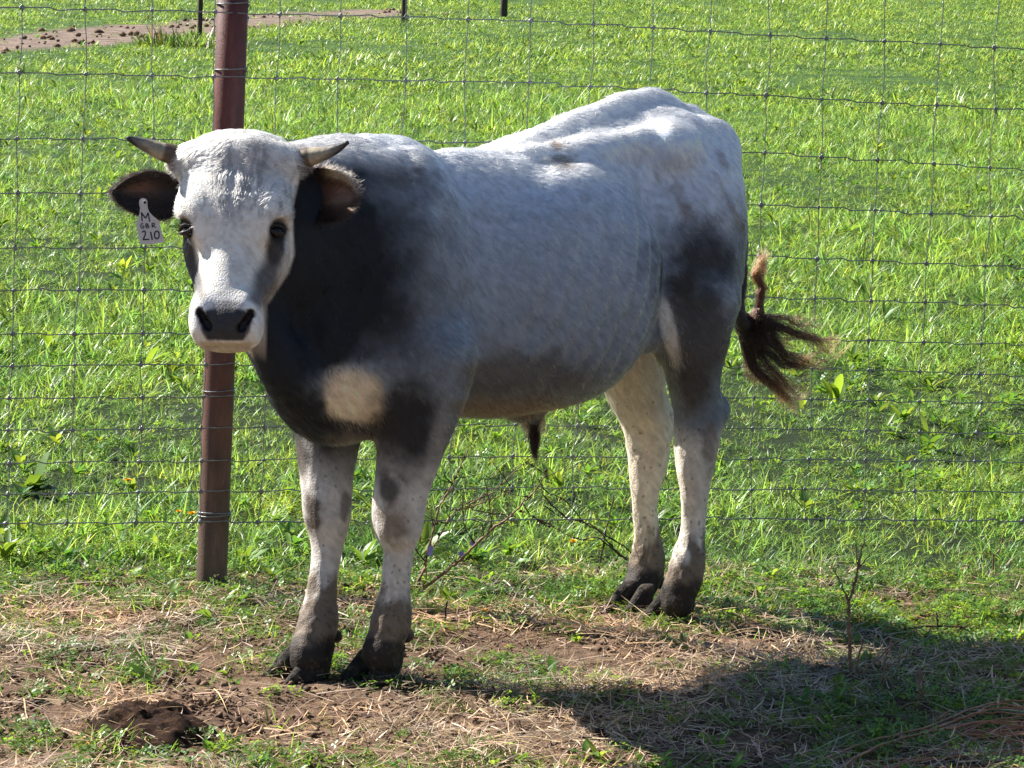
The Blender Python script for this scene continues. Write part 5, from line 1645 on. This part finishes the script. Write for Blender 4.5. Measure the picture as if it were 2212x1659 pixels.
# dry stalks standing in the bull's shadow
def stalk(name, label, base, specs, mat=MAT_STEM, dy0=0.0, cv=c7):
    g = on_ground(*cv(*base)); o = empty(name, (g[0], g[1], float(ground_z(g[0], g[1]))), label, "dry stalk")
    for (px, r0, r1, dy) in specs:
        stem_obj("stem", px, cv, g[1] + dy0, r0, r1, mat, o, dy, .4)
    return o
s1 = stalk("dry_stalk", "tall dry brown stalk with a frayed top standing in the bull's shadow", (200, 1140), [
    ([(195, 1145), (182, 1000), (178, 850), (175, 700), (195, 620), (220, 520), (240, 420)], .0046, .0020, .0), ([(178, 700), (155, 640), (120, 560), (85, 490)], .0024, .0012, 0), ([(215, 540), (235, 430), (262, 330), (270, 280)], .0016, .0007, 0), ([(225, 500), (300, 400), (380, 320)], .0013, .0006, 0), ([(230, 440), (215, 350), (225, 290)], .0011, .0006, 0)])
stalk("dry_stalk", "pale dry grass stems leaning at the foot of the tall stalk", (225, 1150), [
    ([(215, 1150), (225, 1040), (250, 930), (270, 880)], .0028, .0012, .0), ([(222, 1150), (205, 1200), (190, 1250)], .0034, .0024, -.03), ([(230, 1140), (260, 1200), (300, 1260)], .003, .0014, -.03), ([(140, 1120), (135, 1050), (70, 1200)], .0014, .001, 0)])
stalk("dry_stalk", "thin forked dry stem right of the tall stalk in shadow", (365, 1230), [
    ([(362, 1240), (375, 1100), (400, 980), (430, 900)], .0026, .0012, .0), ([(385, 1080), (520, 990)], .0014, .001, 0), ([(250, 1110), (400, 960), (480, 900), (580, 830)], .0018, .0010, .05), ([(395, 1120), (450, 1190), (530, 1240)], .0022, .0010, -.04)])
stalk("dry_stalk", "short upright dry stub above the red brush at right", (585, 1330), [
    ([(588, 1335), (590, 1230), (592, 1080)], .0032, .0018, .0), ([(600, 1260), (608, 1180), (605, 1120)], .0018, .001, 0), ([(598, 1250), (640, 1200)], .0018, .0012, 0)])
stalk("dead_branch", "dark arching twig lying along the edge of the shadow at right", (900, 880), [
    ([(480, 850), (560, 832), (700, 825), (850, 830), (960, 860), (1100, 880), (1260, 905)], .0030, .0018, .0), ([(700, 825), (690, 740)], .0022, .0016, 0), ([(850, 830), (800, 850)], .0016, .001, 0)], MAT_TWIG)
stalk("dry_stalk", "thin reddish stem standing by the fence at the right edge", (1030, 500), [
    ([(1025, 500), (1025, 400)], .0022, .0014, .0), ([(1025, 410), (1060, 370), (1085, 290), (1105, 205)], .0020, .0010, 0), ([(1025, 395), (940, 395), (850, 400)], .0011, .0008, 0)])
def c8(x, y): return ((1500 + x / 2.212) / 1.808, (1700 + y / 2.212) / 1.808)
stalk("dry_stalk", "short pale broken stem upright just right of the near front leg", (520, 1650), [([(518, 1700), (522, 1600), (545, 1430)], .0030, .0018, 0)], MAT_STRAW, 0, c6)

# red-brown cut stems heaped at the lower right
g = on_ground(2100, 1600)
brush = empty("brush_pile", (g[0], g[1], float(ground_z(g[0], g[1]))), "heap of long red-brown cut stems in the lower right corner", "brush pile")
def lie(px, h0, h1, r0=.0024, r1=.0016):
    P = []
    for i, p in enumerate(px):
        a = i / (len(px) - 1); hgt = h0 + (h1 - h0) * a
        P.append(on_ground(*c7(*p), hgt))
    S = spline(np.array(P), len(px) * 6); S[1:-1] += rng.normal(0, .0008, S[1:-1].shape)
    V, q, t = tube(S - np.array(brush.location), np.linspace(r0, r1, len(S)), 6)
    obj_mesh("stem", mesh_np("stem", V, quads=q, tris=t), MAT_RED, brush)
lie([(-60, 1640), (300, 1500), (600, 1430), (850, 1330), (1050, 1272), (1207, 1262), (1420, 1262)], .015, .05)
lie([(90, 1690), (250, 1575), (500, 1482), (750, 1425), (950, 1390), (1207, 1415), (1450, 1450)], .015, .045, .003)
lie([(400, 1672), (560, 1618), (800, 1592), (1000, 1572), (1207, 1558), (1430, 1540)], .012, .03, .003)
lie([(330, 1680), (560, 1600), (750, 1525), (790, 1450), (830, 1410)], .012, .03)
lie([(150, 1640), (450, 1612), (800, 1600), (1100, 1604), (1400, 1600)], .010, .02, .003)
lie([(-200, 1668), (200, 1652), (600, 1648), (1000, 1660), (1300, 1665)], .008, .015, .003)
lie([(560, 1470), (760, 1470), (960, 1462), (1100, 1455), (1300, 1440)], .02, .04)
lie([(700, 1420), (850, 1360), (980, 1318), (1100, 1306), (1300, 1310)], .03, .06)
lie([(640, 1440), (800, 1385), (900, 1350), (1020, 1285), (1150, 1290), (1330, 1330)], .025, .05)
lie([(750, 1430), (900, 1395), (1060, 1385), (1250, 1395)], .03, .05)
lie([(830, 1505), (930, 1480), (1040, 1445), (1160, 1425), (1300, 1380)], .02, .04, .002)
lie([(780, 1510), (860, 1450), (960, 1400), (1080, 1370), (1250, 1340)], .02, .05, .002)
lie([(850, 1360), (930, 1340), (1050, 1330), (1180, 1345), (1330, 1360)], .03, .055, .002)
lie([(690, 1380), (740, 1345), (765, 1328)], .02, .05, .002)
lie([(1055, 1310), (1056, 1225)], .04, .04, .002)
for k in range(16):
    x0 = rng.uniform(650, 1000); y0 = 1640 - (x0 - 650) * .3 - rng.uniform(0, 170)
    lie([(x0, y0), (x0 + 180, y0 - rng.uniform(20, 60)), (x0 + 380, y0 - rng.uniform(40, 90)), (x0 + 650, y0 - rng.uniform(30, 110))], .01, rng.uniform(.02, .05), .0016, .001)

# dung pat
def lump(name, label, cat, c, size, mat, seed, n=64):
    th = np.linspace(0, 2 * math.pi, n, endpoint=False); V = []; K = 26
    for i in range(K + 1):
        r = i / K
        for a in th:
            x = r * math.cos(a); y = r * math.sin(a)
            wob = .8 + .4 * float(fbm(np.array(2 + math.cos(a) * 1.4), np.array(5 + math.sin(a) * 1.4), 3, seed))
            px, py = x * wob * size[0], y * wob * size[1]
            nz = float(fbm(np.array(c[0] * 40 + px * 17), np.array(py * 17), 4, seed + 2)); nz2 = abs(float(vnoise(np.array(px * 45), np.array(py * 45), seed + 7)) - .5)
            hgt = size[2] * max(0, (1 - r ** 3)) * (.25 + 1.2 * nz) - size[2] * .35 * nz2 * (1 - r * .5)
            V.append((px, py, hgt - .006))
    q = []
    for i in range(K):
        for j in range(n):
            k = (j + 1) % n; q.append((i * n + j, (i + 1) * n + j, (i + 1) * n + k, i * n + k))
    me = mesh_np(name, V, quads=q)
    o = obj_mesh(name, me, mat); o.location = (c[0], c[1], float(ground_z(c[0], c[1])))
    return tag(o, label, cat)
m = NT("dung"); geo = m.n('ShaderNodeNewGeometry')
n1 = m.noise(45, 8, .7, geo.outputs['Position'])
MAT_DUNG = m.done(m.principled(m.ramp(n1, [(.32, (.010, .004, .002)), (.52, (.030, .014, .007)), (.74, (.12, .060, .030))]), .85, .1, m.bump(n1, 1.0, .012)))
c = on_ground(320, 1575)
lump("dung_pat", "dark brown lumpy dung pat on the trampled ground in the lower left", "dung", c, (.145, .19, .048), MAT_DUNG, 3, 120)
c = on_ground(1295, 1600)
lump("mud_clod", "small dark clod of mud just left of the shadow's edge", "clod", c, (.020, .03, .035), MAT_DUNG, 9, 24)
m = NT("grey_stone"); geo = m.n('ShaderNodeNewGeometry')
MAT_STONE = m.done(m.principled(m.ramp(m.noise(120, 5, .6, geo.outputs['Position']), [(.3, (.09, .085, .08)), (.7, (.22, .20, .18))]), .8, .3))
c = on_ground(1123, 1350)
lump("stone", "small grey stone on the bare soil midway between front and hind feet", "stone", c, (.016, .022, .020), MAT_STONE, 14, 20)

# dandelions
def dandelion(u, v, h, label, r=.0115):
    """flower head at photo (u, v), standing h above the ground"""
    d = ray(u, v); best = None
    gp = on_ground(u, v, h); z0 = float(ground_z(gp[0], gp[1])); hd = np.array([gp[0], gp[1], z0 + h])
    o = empty("dandelion", (gp[0], gp[1], z0), label, "dandelion", "dandelions in the grass")
    V, q, t = tube(spline(np.array([(rng.normal(0, .004), 0, -.005), (.003, 0, h * .5), (0, 0, h)]), 8), np.full(8, .0013), 6)
    obj_mesh("stem", mesh_np("stem", V, quads=q, tris=t), MAT_GST, o)
    b = Bag()
    for ring_, (nr, tl, rr) in enumerate(((22, 1.25, 1.0), (18, .85, .85), (12, .45, .62), (6, .15, .35))):
        for k in range(nr):
            a = k * 6.283 / nr + rng.normal(0, .08); tt = tl + rng.normal(0, .08)
            dd = np.array([math.cos(a) * math.sin(tt), math.sin(a) * math.sin(tt), math.cos(tt)]) * r * rr * rng.uniform(.9, 1.1)
            s_ = np.array([-math.sin(a), math.cos(a), 0]) * r * .13
            b.add([-s_ * .5, s_ * .5, dd + s_, dd - s_], [(0, 1, 2, 3)])
    Vp = np.concatenate(b.V) + np.array([0, 0, h])
    obj_mesh("flower_head", mesh_np("flower_head", Vp, quads=np.concatenate(b.Q)), MAT_YEL, o)
dandelion(1238, 1171, .03, "yellow dandelion in the grass below the fence left of the hind legs", .0135)
dandelion(1045, 1321, .012, "yellow dandelion on the bare soil between front and hind legs", .0115)
dandelion(276, 1036, .06, "yellow dandelion behind the fence furthest left of the post", .0115)
dandelion(386, 1108, .05, "small yellow dandelion behind the fence just left of the post", .009)
dandelion(414, 1114, .045, "yellow dandelion touching the left side of the post", .0125)

# broad-leaved docks that stand out
def dock(u, v, n, L, w, label, dark=1.0, up=.5, cat="dock"):
    g = on_ground(u, v); z0 = float(ground_z(g[0], g[1]))
    o = empty("dock_plant", (g[0], g[1], z0), label, cat, "broad-leaved plants near the fence")
    for i in range(n):
        b = Bag(); k = rng.uniform(.55, 1.0) * dark; L = L * 1.0
        az = -math.pi / 2 + (i - (n - 1) / 2) * 2.4 / max(1, n - 1) + rng.normal(0, .3) + (math.pi if rng.random() < .3 else 0)
        leaf(b, (rng.normal(0, .008), rng.normal(0, .008), 0), az, L * rng.uniform(.6, .95), w * rng.uniform(.6, .9), up * rng.uniform(.3, 1.2), rng.uniform(.1, .8), np.array([k * 1.35, k * 1.15, k]), 7, .10)
        obj_mesh("leaf", b.mesh("leaf", MAT_LEAF), None, o)
dock(1800, 868, 5, .13, .045, "bright green dock with upright leaves behind the fence right of the tail", 1.2, .35)
dock(112, 765, 6, .12, .040, "bright green broad-leaved plant behind the fence at the left edge", 1.2, .6)
dock(60, 1065, 8, .13, .055, "dark spreading dock just behind the fence in the left corner", .8, .9)
dock(270, 600, 4, .12, .040, "yellow-green leaf cluster behind the fence under the ear tag", 1.3, .5)
dock(425, 1215, 7, .07, .028, "low leafy weed growing left of the post's foot", 1.2, .7)
dock(530, 1228, 7, .075, .030, "low leafy weed growing right of the post's foot", 1.15, .8)
dock(780, 1215, 4, .08, .034, "pale broad leaves between the two front legs", 1.4, .8)
dock(1420, 1215, 4, .07, .026, "small pale-leaved weed between the two hind legs", 1.3, .8)
dock(2010, 975, 6, .10, .045, "pale leafy weed behind the fence at right", 1.2, .7)

# tall weed round the first far post
g = on_ground(412, 104)
o = empty("tall_weed", (g[0], g[1], float(ground_z(g[0], g[1]))), "dark bushy weed growing round the foot of the far post by the track", "weed")
b = Bag()
for _ in range(260):
    a = rng.uniform(0, 6.28); r = .55 * math.sqrt(rng.random())
    blade(b, (r * math.cos(a) * 1.2, r * math.sin(a) * .6, 0), a + rng.normal(0, .8), rng.uniform(.12, .36), rng.uniform(.012, .03), rng.uniform(.1, 1.0), rng.uniform(0, .9), gcol(.12) * rng.uniform(.3, .8), 3)
obj_mesh("foliage", b.mesh("foliage", MAT_GRASS), None, o)
